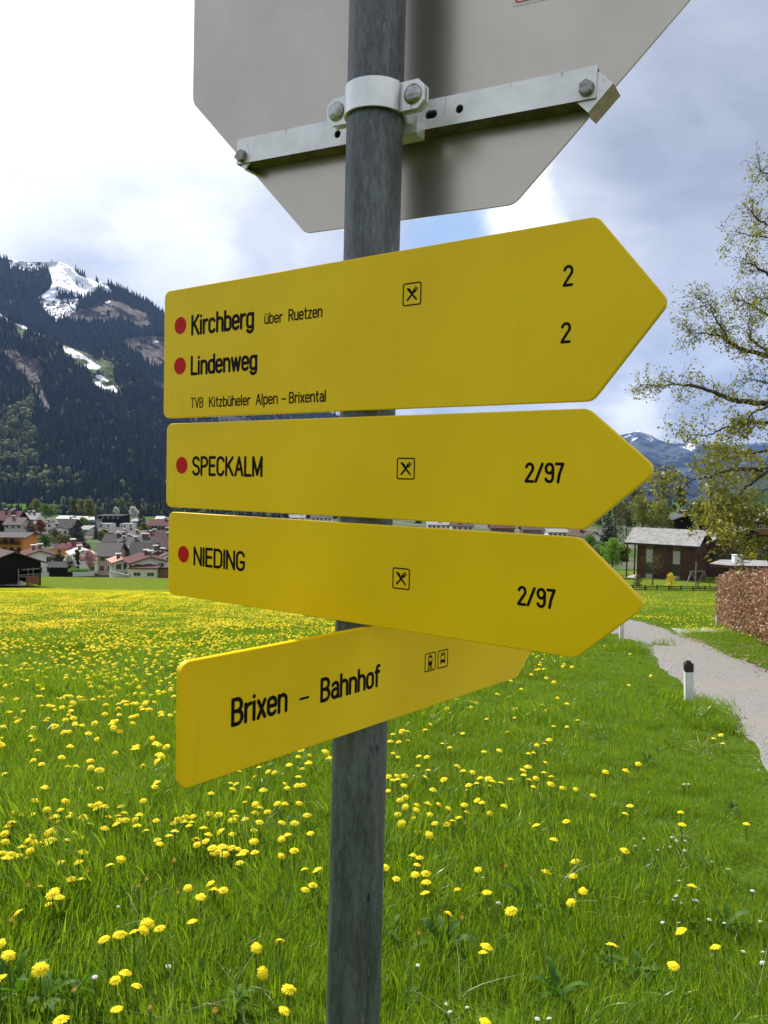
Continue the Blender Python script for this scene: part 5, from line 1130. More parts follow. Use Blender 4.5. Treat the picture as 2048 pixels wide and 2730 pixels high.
for y_, z_ in ((2.0, 3.2), (5.4, 3.2), (2.0, .8), (5.4, .8)):
    f = MB(); f.box(LEN+.03, LEN+.07, y_-.5, y_+.5, z_-.6, z_+.6); f.build('window', 'window_frame_brown', bh)
    g_ = MB(); g_.box(LEN+.071, LEN+.085, y_-.42, y_+.42, z_-.52, z_+.52); g_.build('pane', 'window_glass', bh)
def slabroof(name, q, th, m_, parent):
    q = [Vector(x) for x in q]; mb = MB(); mb.add(q+[x+Vector((0,0,th)) for x in q], [(0,3,2,1),(4,5,6,7),(0,1,5,4),(1,2,6,5),(2,3,7,6),(3,0,4,7)]); return mb.build(name, m_, parent)
OV = 1.7
slabroof('roof', [(-OV,-.75,EH-.05),(LEN+.75,-.75,EH-.05),(LEN+.75,DP/2,RG),(-OV,DP/2,RG)], .05, 'roof_light', bh)
slabroof('roof', [(-OV,DP/2+.01,RG),(LEN+.75,DP/2+.01,RG),(LEN+.75,DP+.75,EH-.05),(-OV,DP+.75,EH-.05)], .05, 'roof_light', bh)
slabroof('roof_soffit', [(-OV+.03,-.72,EH-.27),(LEN+.72,-.72,EH-.27),(LEN+.72,DP/2,RG-.22),(-OV+.03,DP/2,RG-.22)], .2, 'wood_redbrown', bh)
mb = MB(); mb.box(-OV-.02, LEN+.77, -.83, -.76, EH-.25, EH-.02); mb.build('gutter', 'roof_darkgrey', bh)
for y_ in (-.45, 3.6): mb = MB(); mb.box(-1.45, -1.27, y_, y_+.18, -.8, EH-.1); mb.build('veranda_post', 'wood_redbrown', bh)
mb = MB(); mb.box(-1.6, -.02, -.3, 5, -.45, -.22); mb.build('terrace', 'concrete', bh)
mb = MB(); mb.box(-1.3, -.1, 4.8, 5.0, 1.9, 2.15); mb.build('veranda_rail', 'roof_white', bh)
for x_ in (6.2, 7.35): mb = MB(); mb.box(x_, x_+.75, 5.2, 5.8, RG-.5, RG+.75); mb.build('chimney', 'wood_dark', bh)
# second, taller wing set back to the right
wg = empty('timber_house_wing', loc=(W(1905, 1500, 116)[0], 116, zb), rz=rad(-9), label='second gabled wing of the brown timber house, partly behind the branches', cat='house')
mb = MB(); HW = 4.6; PH = 7.05
mb.box(-2.3, 9.0, .1, 8, -.8, 4.9); mb.add([(-.4,.1,4.9),(9.0,.1,4.9),(4.6,.1,PH-.15),(-.4,8,4.9),(9.0,8,4.9),(4.6,8,PH-.15)], [(0,1,2),(4,3,5)]); mb.build('wall', 'wood_dark', wg)
for i in range(30): mb = MB(); mb.box(-2.3+i*.377, -2.3+i*.377+.345, 0, .09, -.8, 4.85); mb.build('cladding_board', 'wood_redbrown', wg)
slabroof('roof', [(-3.4,-.8,4.15),(4.6,-.8,PH),(4.6,9,PH),(-3.4,9,4.15)], .06, 'roof_light', wg); slabroof('roof', [(4.61,-.8,PH),(10.2,-.8,4.5),(10.2,9,4.5),(4.61,9,PH)], .06, 'roof_grey', wg)
slabroof('roof_soffit', [(-3.37,-.78,3.9),(4.6,-.78,PH-.26),(4.6,9,PH-.26),(-3.37,9,3.9)], .22, 'wood_redbrown', wg)
for x_ in (-.6, 1.6, 4.2, 6.5): mb = MB(); mb.box(x_, x_+.9, -.05, -.002, 1.6, 3.6); mb.build('window', 'window_glass', wg)
# flat-roofed car port
cp = W(1905, 1507, 92); cpe = empty('carport', loc=(cp[0], 92, cp[2]), rz=rad(-3), label='flat pale-roofed carport just above the brown hedge', cat='carport')
mb = MB(); mb.add([(0,1.8,0),(1.6,0,-.02),(12,0,-.02),(12,7,0),(3.3,7,0)], [(0,1,2,3,4)]); V = mb.v[:]; mb = MB(); mb.add(V+[(x, y, z-.32) for x, y, z in V], [(0,1,2,3,4),(9,8,7,6,5)]+[(i, i+5, 5+(i+1) % 5, (i+1) % 5) for i in range(5)]); mb.build('fascia', 'wood_redbrown', cpe)
mb = MB(); mb.add([(x*.985+.06, y*.98+.06, .012) for x, y, z in V], [(0,1,2,3,4)]); mb.build('roof', 'roof_light', cpe)
for x_, y_ in ((1.9, .4), (6, .4), (10, .4), (3.4, 5.5), (6, 5.5), (10, 5.5)): mb = MB(); mb.box(x_, x_+.18, y_, y_+.18, -3.4, -.33); mb.build('post', 'wood_redbrown', cpe)
mb = MB(); mb.box(3.4, 12, 6.0, 6.1, -3.4, -.33); mb.build('rear_wall', 'wood_dark', cpe)
pb = W(1967, 1503, 96); mb = MB(); mb.box(-.6, .6, -.4, .4, 0, .85); mb.box(-.66, .66, -.46, .46, .853, .92); o = mb.build('planter_box', 'post_plastic'); o.matrix_world = Matrix.Translation(Vector((pb[0], 96, cp[2]+.013))); tag(o, 'white planter box on the flat carport roof', 'planter')
# balustrade on the carport roof
rl = empty('balustrade', loc=(cp[0], 98.6, cp[2]+.013), label='thin dark railing along the back of the carport roof', cat='railing')
for i in range(6): mb = MB(); mb.box(3+i*1.4, 3.05+i*1.4, 0, .05, 0, 1.0); mb.build('baluster', 'roof_darkgrey', rl)
for z in (.5, 1.003): mb = MB(); mb.box(3, 10.05, 0, .05, z, z+.04); mb.build('rail', 'roof_darkgrey', rl)
for i, (px, py, w, D, lf, lab) in enumerate(((1999, 1495, 1.8, 101, 'forsythia', 'yellow flowering bush behind the carport roof'), (2016, 1493, 1.8, 102, 'leaf_olive', 'dark round bush beside the yellow one behind the carport'), (1984, 1494, 1.8, 103, 'leaf_olive', 'olive bush left of the yellow one behind the carport'),
     (1789, 1561, 1.4, 98, 'forsythia', 'bright yellow flowering bush on the lawn of the brown house'), (1700, 1562, 1.35, 99, 'leaf_brown', 'bare brown bush near the left corner of the fence'))):
    p = W(px, py, D); broad_tree((p[0], D, p[2] if 'carport' in lab else float(ground_z(p[0], D))), 2.2 if i < 4 else 1.7, w, lf, 1500, lab, 400+i, size=.055, name='shrub', cat='shrub', trunkh=.12)
# small garden tree with a supporting stake, in front of the house
p = W(1739, 1560, 102); broad_tree((p[0], 102, float(ground_z(p[0], 102))), 4.7, 3.3, 'leaf_yellowgreen', 420, 'young sparse tree on the lawn before the brown timber house', 410, size=.06, trunkh=.45, branches=12)
# swing frame
sw0 = W(1823, 1562, 99); swg = float(ground_z(sw0[0], 99)); sx = 99/2050
sw = empty('swing_frame', loc=(W(1858, 1562, 99)[0], 99, swg), rz=rad(-6), label='grey timber swing frame standing on the lawn behind the fence', cat='swing')
tp = 2.15
for (x0, y0, x1, y1) in ((-1.75,-.9,-.75,0), (.25,-.9,-.75,0), (.2,.9,.85,0), (1.75,-.2,.85,0)):
    mb = MB(); mb.bar((x0,y0,-.1), (x1,y1,tp), .10); mb.build('leg', 'wood_grey', sw)
mb = MB(); mb.bar((-.95,0,tp+.02), (1.0,0,tp+.08), .12); mb.build('beam', 'wood_grey', sw)
mb = MB(); mb.bar((-1.75,-.9,.02), (.25,-.9,.02), .10, .08); mb.build('ground_bar', 'wood_grey', sw)
mb = MB(); mb.bar((.2,.9,.02), (1.75,-.2,.02), .08); mb.build('ground_bar', 'wood_grey', sw)
mb = MB(); mb.box(-.12, .0, .3, .42, 0, 3.4); o = mb.build('flag_pole', 'wood_grey'); o.matrix_world = sw.matrix_world.copy(); tag(o, 'plain grey upright post beside the swing frame', 'post')
# fence of three dark rails
fe = empty('garden_fence', loc=(W(1700, 1570, 96)[0], 96, float(ground_z(W(1700, 1570, 96)[0], 96))), label='low dark three-rail timber fence round the lawn of the brown house', cat='fence')
fo = Vector(fe.location); fx = [W(px, 1570, 96)[0] for px in range(1560, 1945, 32)]
for i, x in enumerate(fx):
    z = float(ground_z(x, 96)); mb = MB(); mb.box(x-fo.x-.06, x-fo.x+.06, -.06, .06, z-fo.z-.2, z-fo.z+.66); mb.add([(x-fo.x-.06,-.06,z-fo.z+.66),(x-fo.x+.06,-.06,z-fo.z+.66),(x-fo.x+.06,.06,z-fo.z+.66),(x-fo.x-.06,.06,z-fo.z+.66),(x-fo.x,0,z-fo.z+.72)], [(0,1,4),(1,2,4),(2,3,4),(3,0,4)]); mb.build('fence_post', 'wood_dark', fe)
    if i < len(fx)-1:
        x2 = fx[i+1]; zz2 = float(ground_z(x2, 96))
        for h in (.12, .35, .56): mb = MB(); mb.bar((x-fo.x,-.09,z-fo.z+h), (x2-fo.x,-.09,zz2-fo.z+h), .03, .10); mb.build('rail', 'wood_dark', fe)

# ------------------------------------------------------------------ beech hedge
r = np.random.default_rng(5)
hA = np.array(hit(1916, 1672)); hB = hit(2060, 1742); hd = np.array([hB[0]-hA[0], hB[1]-hA[1]]); 
hl = np.linalg.norm(hd); hd = hd/hl; hn = np.array([-hd[1], hd[0]]); hn = hn if hn[0] > 0 else -hn
topA = W(1916, 1528, hA[1]+.4)[2]; topB = W(2060, 1522, hB[1]+.4)[2]; HLn = hl*1.25; HWd = 1.3
def hedge_top(s): return topA+(topB-topA)*s/hl
he = empty('beech_hedge', loc=(hA[0], hA[1], hA[2]), label='clipped beech hedge still covered in dry copper-brown leaves', cat='hedge')
mb = MB(); V = []; F = []; nl = 52000
for i in range(nl):
    s = r.uniform(0, 1)**1.1*HLn; w_ = r.uniform(0, 1); q = r.random()
    gz = float(hA[2]-(hA[2]-hB[2])*s/hl) ; tz = hedge_top(s); hgt = tz-gz
    bumpv = .10*fbm2(s*1.7, w_*3, 3, 2)
    dpt = r.normal(.04, .085)
    if q < .60: a, b_, c = s, 0+dpt+bumpv, r.uniform(.06, 1)                    # front
    elif q < .80: a, b_, c = s, w_*HWd, 1-dpt/hgt+bumpv*.6                        # top
    elif q < .92: a, b_, c = dpt+bumpv+.02, w_*HWd, r.uniform(.06, 1); s = a       # end
    else: a, b_, c = s, HWd-dpt, r.uniform(.1, 1)
    if c > .93: b_ += (c-.93)*1.2
    if c < .2: b_ += (.2-c)*.8
    gz = float(hA[2]-(hA[2]-hB[2])*a/hl); hgt = hedge_top(a)-gz; z = c*hgt+.02
    p = np.array([hd[0]*a+hn[0]*b_, hd[1]*a+hn[1]*b_, gz-hA[2]+z])
    d1 = r.normal(size=3); d1 /= np.linalg.norm(d1); d2 = np.cross(d1, r.normal(size=3)); d2 /= np.linalg.norm(d2); sz = r.uniform(.020, .036)*1.15
    o = len(V); V += [p-d1*sz, p+d2*sz*.55, p+d1*sz, p-d2*sz*.55]; F += [(o, o+1, o+2), (o, o+2, o+3)]
mb.add(V, F); o = mb.build('foliage', 'hedge_dry', he); tag(o, kind='stuff')
mb = MB(); core = []
for s in np.linspace(.18, HLn-.1, 14):
    gz = float(-(hA[2]-hB[2])*s/hl); tz = hedge_top(s)-hA[2]
    for b_, z in ((.20, gz+.12), (.14, tz-.22), (HWd-.14, tz-.22), (HWd-.2, gz+.12)): core.append((hd[0]*s+hn[0]*b_, hd[1]*s+hn[1]*b_, z))
mb.add(core, [(i*4+j, i*4+(j+1) % 4, (i+1)*4+(j+1) % 4, (i+1)*4+j) for i in range(13) for j in range(4)]+[(3,2,1,0),(52,53,54,55)]); mb.build('twiggy_core', 'bark', he)
mb = MB()
for i in range(60):
    s = r.uniform(.05, HLn*.95); b_ = r.uniform(.15, .8); gz = -(hA[2]-hB[2])*s/hl; mb.tube([(hd[0]*s+hn[0]*b_, hd[1]*s+hn[1]*b_, gz-.1), (hd[0]*(s+r.uniform(-.2, .2))+hn[0]*b_, hd[1]*s+hn[1]*b_, gz+1.2)], [.014, .006], 4)
mb.build('stems', 'bark', he)
ep = hit(1910, 1700); mb = MB(); mb.box(-.06, .06, -.06, .06, -.3, .42); o = mb.build('gate_stone', 'concrete'); o.matrix_world = Matrix.Translation(Vector((hA[0]-.08, hA[1]-.12, hA[2]))); tag(o, 'short grey stone post at the corner of the brown hedge', 'post')

# ------------------------------------------------------------------ roadside marker posts
def marker(px, py, label, tilt, hgt):
    p = hit(px, py); e = empty('marker_post', Matrix.Translation(Vector((p[0], p[1], float(ground_z(p[0], p[1]))))) @ Euler(tilt).to_matrix().to_4x4(), label=label, cat='marker post', group='white marker posts along the gravel road')
    sec = roundpoly([(-.044,-.038),(.044,-.038),(.03,.045),(-.03,.045)], .012, 4)
    mb = MB(); mb.prism(sec, -.2, hgt-.085); mb.build('shaft', 'post_plastic', e)
    mb = MB(); mb.prism([(x*1.02, y*1.02) for x, y in sec], hgt-.083, hgt, bevel=.003); mb.prism([(x*.55, y*.55-.002) for x, y in sec], hgt+.0005, hgt+.022, bevel=.003); mb.build('cap', 'reflector_black', e)
marker(1836, 1893, 'white marker post with a black cap beside the gravel road, the nearer one', (rad(2), rad(-3), 0), .47)
marker(1656, 1712, 'white marker post beyond, half hidden by the NIEDING sign tip', (rad(-2), rad(1), 0), .50)

# ------------------------------------------------------------------ big spring tree on the right
r = np.random.default_rng(21)
TD = 20.0; tb = (W(2330, 1500, TD+1)[0], TD+1); tbz = float(ground_z(*tb)); bt = empty('broadleaf_tree', loc=(tb[0], tb[1], tbz), label='large broadleaf tree just coming into leaf, reaching in from the right', cat='tree')
TO = np.array([tb[0], tb[1], tbz])
trunk = [W(2335, 1790, TD+1), W(2325, 1500, TD+1), W(2310, 1200, TD+1), W(2330, 900, TD+.8), W(2315, 600, TD+.6), W(2330, 330, TD+.6)]
trunk[0] = np.array([tb[0], tb[1], tbz-.5])
mb = MB(); mb.tube([t-TO for t in trunk], [.36, .30, .26, .19, .12, .05], 10); mb.build('trunk', 'bark', bt, smooth=True)
limbs = [ # (points px,py ; depth offsets), start radius
 ([(2310,1230),(2180,1130),(2048,1078),(1955,1065),(1912,1050),(1848,1027),(1811,1025),(1760,1027),(1709,1025)], .10, -1.2),
 ([(2320,1120),(2180,985),(2048,946),(1980,933),(1943,912),(1915,893),(1863,887),(1832,881)], .085, -.4),
 ([(1943,912),(1934,887),(1906,850),(1891,813),(1857,792)], .022, -.6), ([(2120,960),(2048,936),(2005,909),(1995,875),(2000,840)], .045, -.2),
 ([(2320,900),(2180,790),(2048,730),(2011,709),(1974,687)], .07, .6), ([(2325,700),(2180,640),(2048,601),(2010,575),(2000,560)], .05, .2),
 ([(2325,600),(2200,520),(2100,490),(2035,460),(2029,452)], .04, -.2), ([(2320,780),(2200,680),(2100,640),(2030,630),(1960,625)], .045, -1.0),
 ([(2310,1300),(2180,1260),(2048,1252),(1966,1250),(1896,1268),(1858,1280),(1827,1287)], .10, -2.0),
 ([(2310,1440),(2180,1420),(2048,1394),(2007,1369),(1960,1353),(1925,1340)], .10, -1.5),
 ([(2310,1250),(2180,1170),(2048,1128),(1975,1127),(1937,1141),(1884,1163),(1862,1158)], .08, .4),
 ([(2310,1290),(2180,1225),(2048,1201),(1991,1211),(1953,1223),(1900,1222)], .07, .8), ([(2310,1050),(2180,900),(2048,840),(1990,805),(1962,800)], .07, .9),
 ([(2048,1252),(2000,1290),(1960,1330),(1935,1350)], .04, -1.6), ([(2180,1420),(2090,1425),(2020,1425),(1975,1425),(1940,1418)], .05, -2.2), ([(2048,1394),(1995,1395),(1960,1385),(1925,1390)], .04, -1.2),
 ([(2310,1150),(2200,1040),(2110,1020),(2040,1020),(1985,1010)], .06, -1.6), ([(2048,1078),(2000,1110),(1965,1150),(1930,1185)], .03, -1.0), ([(2320,820),(2230,760),(2120,760),(2060,800),(2010,790)], .05, .3),
 ([(2330,480),(2260,400),(2180,340),(2120,330)], .05, .0),
 # limbs on the far and right-hand side, outside the picture
 ([(2320,1200),(2450,1100),(2600,1050),(2700,1000)], .10, 1.0), ([(2320,950),(2450,850),(2580,780)], .08, .5), ([(2325,700),(2420,600),(2520,520)], .06, -.4), ([(2310,1350),(2470,1300),(2640,1290)], .09, -1.0), ([(2320,600),(2370,450),(2420,380)], .05, .4),
]
leafV = []; leafF = []
def leaflet(p, s, lean=0):
    d1 = r.normal(size=3); d1[2] -= .2; d1 /= np.linalg.norm(d1); d2 = np.cross(d1, r.normal(size=3)); d2 /= np.linalg.norm(d2); o = len(leafV)
    leafV.extend([p, p+d1*s*.5+d2*s*.36, p+d1*s, p+d1*s*.5-d2*s*.36]); leafF.append((o, o+1, o+2, o+3))
twigs = MB()
def grow(p, d, length, rad_, depth, dens, mbx):
    """a wandering branch with side twigs; leaves at its end"""
    n = max(3, int(length/.16)); pts = [p]; dd = d.copy()
    for i in range(n):
        dd = dd+r.normal(size=3)*.16+np.array([-.01, 0, .022 if depth > 1 else .0]); dd /= np.linalg.norm(dd); pts.append(pts[-1]+dd*length/n)
        if depth < 2 and r.random() < (.62 if depth else .9):
            sd_ = np.cross(dd, r.normal(size=3)); sd_ /= np.linalg.norm(sd_); nd = dd*.65+sd_*.8; nd /= np.linalg.norm(nd)
            grow(pts[-1], nd, length*r.uniform(.35, .65), rad_*.5, depth+1, dens, mbx)
        if depth >= 1:
            for _ in range(r.poisson(dens*.75)): leaflet(pts[-1]+r.normal(size=3)*.045, r.uniform(.045, .095)*(1.1 if pts[-1][2] < 1.6 else .75))
    for _ in range(r.poisson(dens*2.2)): leaflet(pts[-1]+r.normal(size=3)*.06, r.uniform(.05, .11)*(1.15 if pts[-1][2] < 1.6 else .75))
    mbx.tube([q-TO for q in pts], list(np.linspace(rad_, max(.0022, rad_*.35), len(pts))), 3, cap=False)
for li, (P, r0, dof) in enumerate(limbs):
    off = np.linspace(1, 0, len(P)) if P[0][0] >= 2300 else np.zeros(len(P))
    Dp = [TD+dof+(1.0-dof)*o_**1.5 if P[0][0] >= 2300 else TD+dof for o_ in off]
    pts = [W(x, y, D) for (x, y), D in zip(P, Dp)]; Q = []
    for i in range(len(pts)-1):
        for k_ in range(6): Q.append(pts[i]+(pts[i+1]-pts[i])*k_/6+r.normal(size=3)*.018)
    Q.append(pts[-1]); n = len(Q); rs_ = [r0*(1-i/n)**1.2+.006 for i in range(n)]
    mb = MB(); mb.tube([q-TO for q in Q], rs_, 6); mb.build('limb', 'bark', bt, smooth=True)
    for i in range(3, n):
        yy = P[min(len(P)-1, i//6)][1]; dens = .55+.9*min(1, max(0, (yy-1130)/170)) if yy > 1130 else .58
        for rep_ in range(1 if yy > 1130 else 2):
            if r.random() > .85: continue
            d = Q[i]-Q[i-1]; d /= np.linalg.norm(d); sd_ = np.cross(d, r.normal(size=3)); sd_ /= np.linalg.norm(sd_); nd = d*.6+sd_*.85; nd /= np.linalg.norm(nd)
            grow(Q[i], nd, (r.uniform(.30, .85) if yy > 1130 else r.uniform(.22, .58))*(.6+.5*i/n), .0085, 0, dens, twigs)
o = twigs.build('twigs', 'bark', bt); tag(o, kind='stuff')
mb = MB(); mb.add([v-TO for v in leafV], leafF); o = mb.build('leaves', 'spring_leaf', bt); tag(o, kind='stuff')
print('tree leaves', len(leafF), 'twig faces', len(twigs.f))

# ------------------------------------------------------------------ grass
def blade(V, F, x, y, h, w, lean, az, seg=4, curl=1.0, twist=0):
    c, s = math.cos(az), math.sin(az); o = len(V)
    for i in range(seg+1):
        t = i/seg; k = lean*t**1.8*h*curl; zz_ = h*(t-.25*abs(lean)*t*t*curl); ww = w*(1-t**1.6)*.5+.0002
        px_, py_ = x+c*k, y+s*k; a = az+math.pi/2+twist*t
        V += [(px_-math.cos(a)*ww, py_-math.sin(a)*ww, zz_), (px_+math.cos(a)*ww, py_+math.sin(a)*ww, zz_)]
    for i in range(seg): F.append((o+2*i, o+2*i+1, o+2*i+3, o+2*i+2))
hidden = bpy.data.collections.new('plant_kit')
def clump(name, n, R, h0, h1, w0, w1, seed, m_='grass_blade', seg=4, leanmax=.8):
    rr = random.Random(seed); V = []; F = []
    for i in range(n):
        q = R*math.sqrt(rr.random()); a = rr.uniform(0, 6.283); h = rr.uniform(h0, h1)*(1-.3*q/R)
        blade(V, F, q*math.cos(a), q*math.sin(a), h, rr.uniform(w0, w1), rr.uniform(.05, leanmax)**1.3, rr.uniform(0, 6.283), seg, 1.0, rr.uniform(-1.2, 1.2))
    me = bpy.data.meshes.new(name); me.from_pydata(V, [], F); me.materials.append(MATS[m_]); me.update(); me.polygons.foreach_set('use_smooth', [True]*len(F))
    o = bpy.data.objects.new(name, me); hidden.objects.link(o); return o
def instancer(name, pts, rots, scl, idx, objs, label, cat):
    col = bpy.data.collections.new(name+'_kit')
    for i, o in enumerate(objs):
        if o.name not in col.objects: col.objects.link(o)
    names = sorted(o.name for o in objs); order = {o.name: names.index(o.name) for o in objs}; remap = [order[o.name] for o in objs]
    me = bpy.data.meshes.new(name); me.from_pydata([tuple(p) for p in pts], [], [])
    a = me.attributes.new('rot', 'FLOAT_VECTOR', 'POINT'); a.data.foreach_set('vector', np.array(rots, float).ravel())
    a = me.attributes.new('scl', 'FLOAT', 'POINT'); a.data.foreach_set('value', np.array(scl, float))
    a = me.attributes.new('idx', 'INT', 'POINT'); a.data.foreach_set('value', [remap[i] for i in idx])
    o = link(bpy.data.objects.new(name, me)); tag(o, label, cat, kind='stuff')
    ng = bpy.data.node_groups.new(name, 'GeometryNodeTree'); ng.interface.new_socket('Geometry', in_out='INPUT', socket_type='NodeSocketGeometry'); ng.interface.new_socket('Geometry', in_out='OUTPUT', socket_type='NodeSocketGeometry')
    gi = ng.nodes.new('NodeGroupInput'); go = ng.nodes.new('NodeGroupOutput'); ip = ng.nodes.new('GeometryNodeInstanceOnPoints'); ci = ng.nodes.new('GeometryNodeCollectionInfo')
    ci.inputs['Collection'].default_value = col; ci.inputs['Separate Children'].default_value = True; ci.inputs['Reset Children'].default_value = True; ip.inputs['Pick Instance'].default_value = True
    def attr(n_, t_): q = ng.nodes.new('GeometryNodeInputNamedAttribute'); q.data_type = t_; q.inputs[0].default_value = n_; return [s for s in q.outputs if s.enabled and s.name == 'Attribute'][0]
    L = ng.links.new; L(gi.outputs[0], ip.inputs['Points']); L(ci.outputs[0], ip.inputs['Instance']); L(attr('idx', 'INT'), ip.inputs['Instance Index']); L(attr('rot', 'FLOAT_VECTOR'), ip.inputs['Rotation']); L(attr('scl', 'FLOAT'), ip.inputs['Scale']); L(ip.outputs[0], go.inputs[0])
    md = o.modifiers.new('scatter', 'NODES'); md.node_group = ng; return o
def free(x, y, e=.30): return ~(inpoly(poly_road, x, y)) & ((y > 60) | ~(inpoly(poly_road, x+e, y) & (y < 60)))
near_k = [clump('grass_tuft_%d' % i, 430, .30, .06, .155, .0024, .0046, 50+i) for i in range(5)]
lush_k = [clump('lush_tuft_%d' % i, 200, .24, .12, .24, .0040, .0080, 70+i, leanmax=.6) for i in range(3)]
mid_k = [clump('meadow_patch_%d' % i, 480, .55, .07, .15, .0040, .0080, 60+i, seg=3) for i in range(4)]
far_k = [clump('field_patch_%d' % i, 330, 1.2, .08, .15, .012, .024, 80+i, seg=2) for i in range(3)]
def scatter(y0, y1, dens, umax, extra=0):
    """uniform over the wedge in view plus a margin"""
    area = lambda Y: umax*Y*Y+2*extra*Y
    n = int(dens*(area(y1)-area(y0))); Y = np.sqrt(rng.uniform(y0*y0, y1*y1, n)) if y0 > 0 else rng.uniform(y0, y1, n)
    X = rng.uniform(-1, 1, n)*(umax*Y+extra); return X, Y
def pix(X, Y, Z):
    c = RM @ np.array([X, Y, Z]); return CX+FPX*c[0]/c[2], CY-FPX*c[1]/c[2]
mow = lambda x, y: np.clip((x-(.22*y+1.1))/1.0, 0, 1)            # shorter verge grass towards the road
def grass_layer(name, kits, y0, y1, dens, umax, smin, smax, label, extra=0, tilt=.18, keep=None, nearroad=True):
    X, Y = scatter(y0, y1, dens, umax, extra); m_ = free(X, Y)
    if keep is not None: m_ &= keep(X, Y)
    X, Y = X[m_], Y[m_]; Z = ground_z(X, Y)-.01; n = len(X)
    ns = np.array([fbm2(x*.9, y*.7, 3, 1) for x, y in zip(X, Y)]); sc = rng.uniform(smin, smax, n)*(1+ns*.9)
    sc *= 1-.25*mow(X, Y)*(Y < 30)
    dr = np.full(X.shape, 99.)
    for q in list(RA[::2]): dr = np.minimum(dr, np.hypot(X-q[0], Y-q[1]))
    sc *= np.interp(dr, [0, .3, 1.8], [.38, .42, 1])
    rots = np.stack([rng.normal(0, tilt, n), rng.normal(0, tilt, n), rng.uniform(0, 6.283, n)], -1)
    return instancer(name, np.stack([X, Y, Z], -1), rots, np.clip(sc, .28, 1.7), rng.integers(0, len(kits), n), kits, label, 'grass')
grass_layer('meadow_grass', near_k, .3, 6.5, 34, .70, .75, 1.15, 'fresh green meadow grass in the foreground below the post', extra=.9)
grass_layer('lush_grass', lush_k, 1.2, 9, 1.9, .62, .6, 1.0, 'taller lush blades scattered through the near meadow', extra=.3, keep=lambda X, Y: (np.sin(X*2.1+1)*np.sin(Y*1.7)+rng.normal(0, .5, X.shape) > .15) & (mow(X, Y) < .5))
grass_layer('middle_grass', mid_k, 6.3, 26, 5.4, .66, .75, 1.15, 'green grass of the middle meadow')
grass_layer('distant_grass', far_k, 25, 95, .42, .62, .8, 1.2, 'green grass of the far meadow running down to the village')
# short worn grass in a strip beside the road
i_ = rng.integers(0, len(RA)-1, 5200); t_ = rng.random(5200); off_ = rng.random(5200)**1.2*2.6+.10
P_ = RA[i_]+(RA[i_+1]-RA[i_])*t_[:, None]; T_ = RA[i_+1]-RA[i_]; T_ = T_/np.linalg.norm(T_, axis=1)[:, None]; P_ = P_+np.stack([-T_[:, 1], T_[:, 0]], -1)*off_[:, None]
m_ = free(P_[:, 0], P_[:, 1], .05) & (P_[:, 1] > -1); P_ = P_[m_]; off_ = off_[m_]; n = len(P_)
instancer('roadside_grass', np.stack([P_[:, 0], P_[:, 1], ground_z(P_[:, 0], P_[:, 1])-.01], -1), np.stack([rng.normal(0, .2, n), rng.normal(0, .2, n), rng.uniform(0, 6, n)], -1), np.interp(off_, [0, .4, 2.7], [.22, .42, .75])*rng.uniform(.8, 1.25, n), rng.integers(0, 5, n), near_k, 'short worn grass in a strip along the gravel road', 'grass')
# rank tufts round the marker posts and along the road edge
X = []; Y = []; SC = []
for (px, py, n, sp) in ((1812, 1885, 16, .09), (1858, 1908, 14, .09), (1885, 1925, 14, .09), (1908, 1948, 8, .08), (1645, 1722, 24, .3), (1680, 1740, 14, .2), (1840, 1910, 10, .1)):
    p = hit(px, py)
    X += list(rng.normal(p[0], sp, n)); Y += list(rng.normal(p[1], sp, n)); SC += list(rng.uniform(.5, .95, n))
X, Y = np.array(X), np.array(Y); instancer('rank_grass', np.stack([X, Y, ground_z(X, Y)-.01], -1), np.stack([rng.normal(0, .35, len(X)), rng.normal(0, .35, len(X)), rng.uniform(0, 6, len(X))], -1), SC, rng.integers(0, 3, len(X)), lush_k, 'rank dark grass tufts round the marker posts', 'grass')
# broad-leaved weeds
def weed_mesh(name, n, L, w_, seed, up=.35):
    rr = random.Random(seed); V = []; F = []
    for k_ in range(n):
        a = 6.283*k_/n+rr.uniform(-.3, .3); l = L*rr.uniform(.7, 1.2); u_ = up*rr.uniform(.5, 1.6); o = len(V); c, s = math.cos(a), math.sin(a)
        for i in range(6):
            t = i/5; ww = w_*math.sin(math.pi*min(1, t*.93+.07))**.8*.5; q = l*t; z = l*u_*math.sin(t*2.2)*.8+.01
            V += [(c*q-s*ww, s*q+c*ww, z+.18*ww), (c*q, s*q, z), (c*q+s*ww, s*q-c*ww, z+.18*ww)]
        for i in range(5): F += [(o+3*i, o+3*i+1, o+3*i+4, o+3*i+3), (o+3*i+1, o+3*i+2, o+3*i+5, o+3*i+4)]
    me = bpy.data.meshes.new(name); me.from_pydata(V, [], F); me.materials.append(MATS['broad_leaf']); me.update(); me.polygons.foreach_set('use_smooth', [True]*len(F))
    o = bpy.data.objects.new(name, me); hidden.objects.link(o); return o
weeds = [weed_mesh('weed_a', 9, .16, .035, 1), weed_mesh('weed_b', 7, .20, .05, 2, .7), weed_mesh('weed_c', 12, .10, .03, 3, .3)]
Xa, Ya = scatter(1.0, 9, 3.0, .62, .4); m_ = free(Xa, Ya); Xa, Ya = Xa[m_], Ya[m_]
Xc = np.array([hit(px, py)[0] for px, py in ((130,2690),(190,2700),(60,2680),(1440,2500),(1400,2460),(1700,2620),(640,2700),(1180,2560),(1620,2600),(1480,2690))]); Yc = np.array([hit(px, py)[1] for px, py in ((130,2690),(190,2700),(60,2680),(1440,2500),(1400,2460),(1700,2620),(640,2700),(1180,2560),(1620,2600),(1480,2690))])
Xa = np.concatenate([Xa, Xc]); Ya = np.concatenate([Ya, Yc]); n = len(Xa)
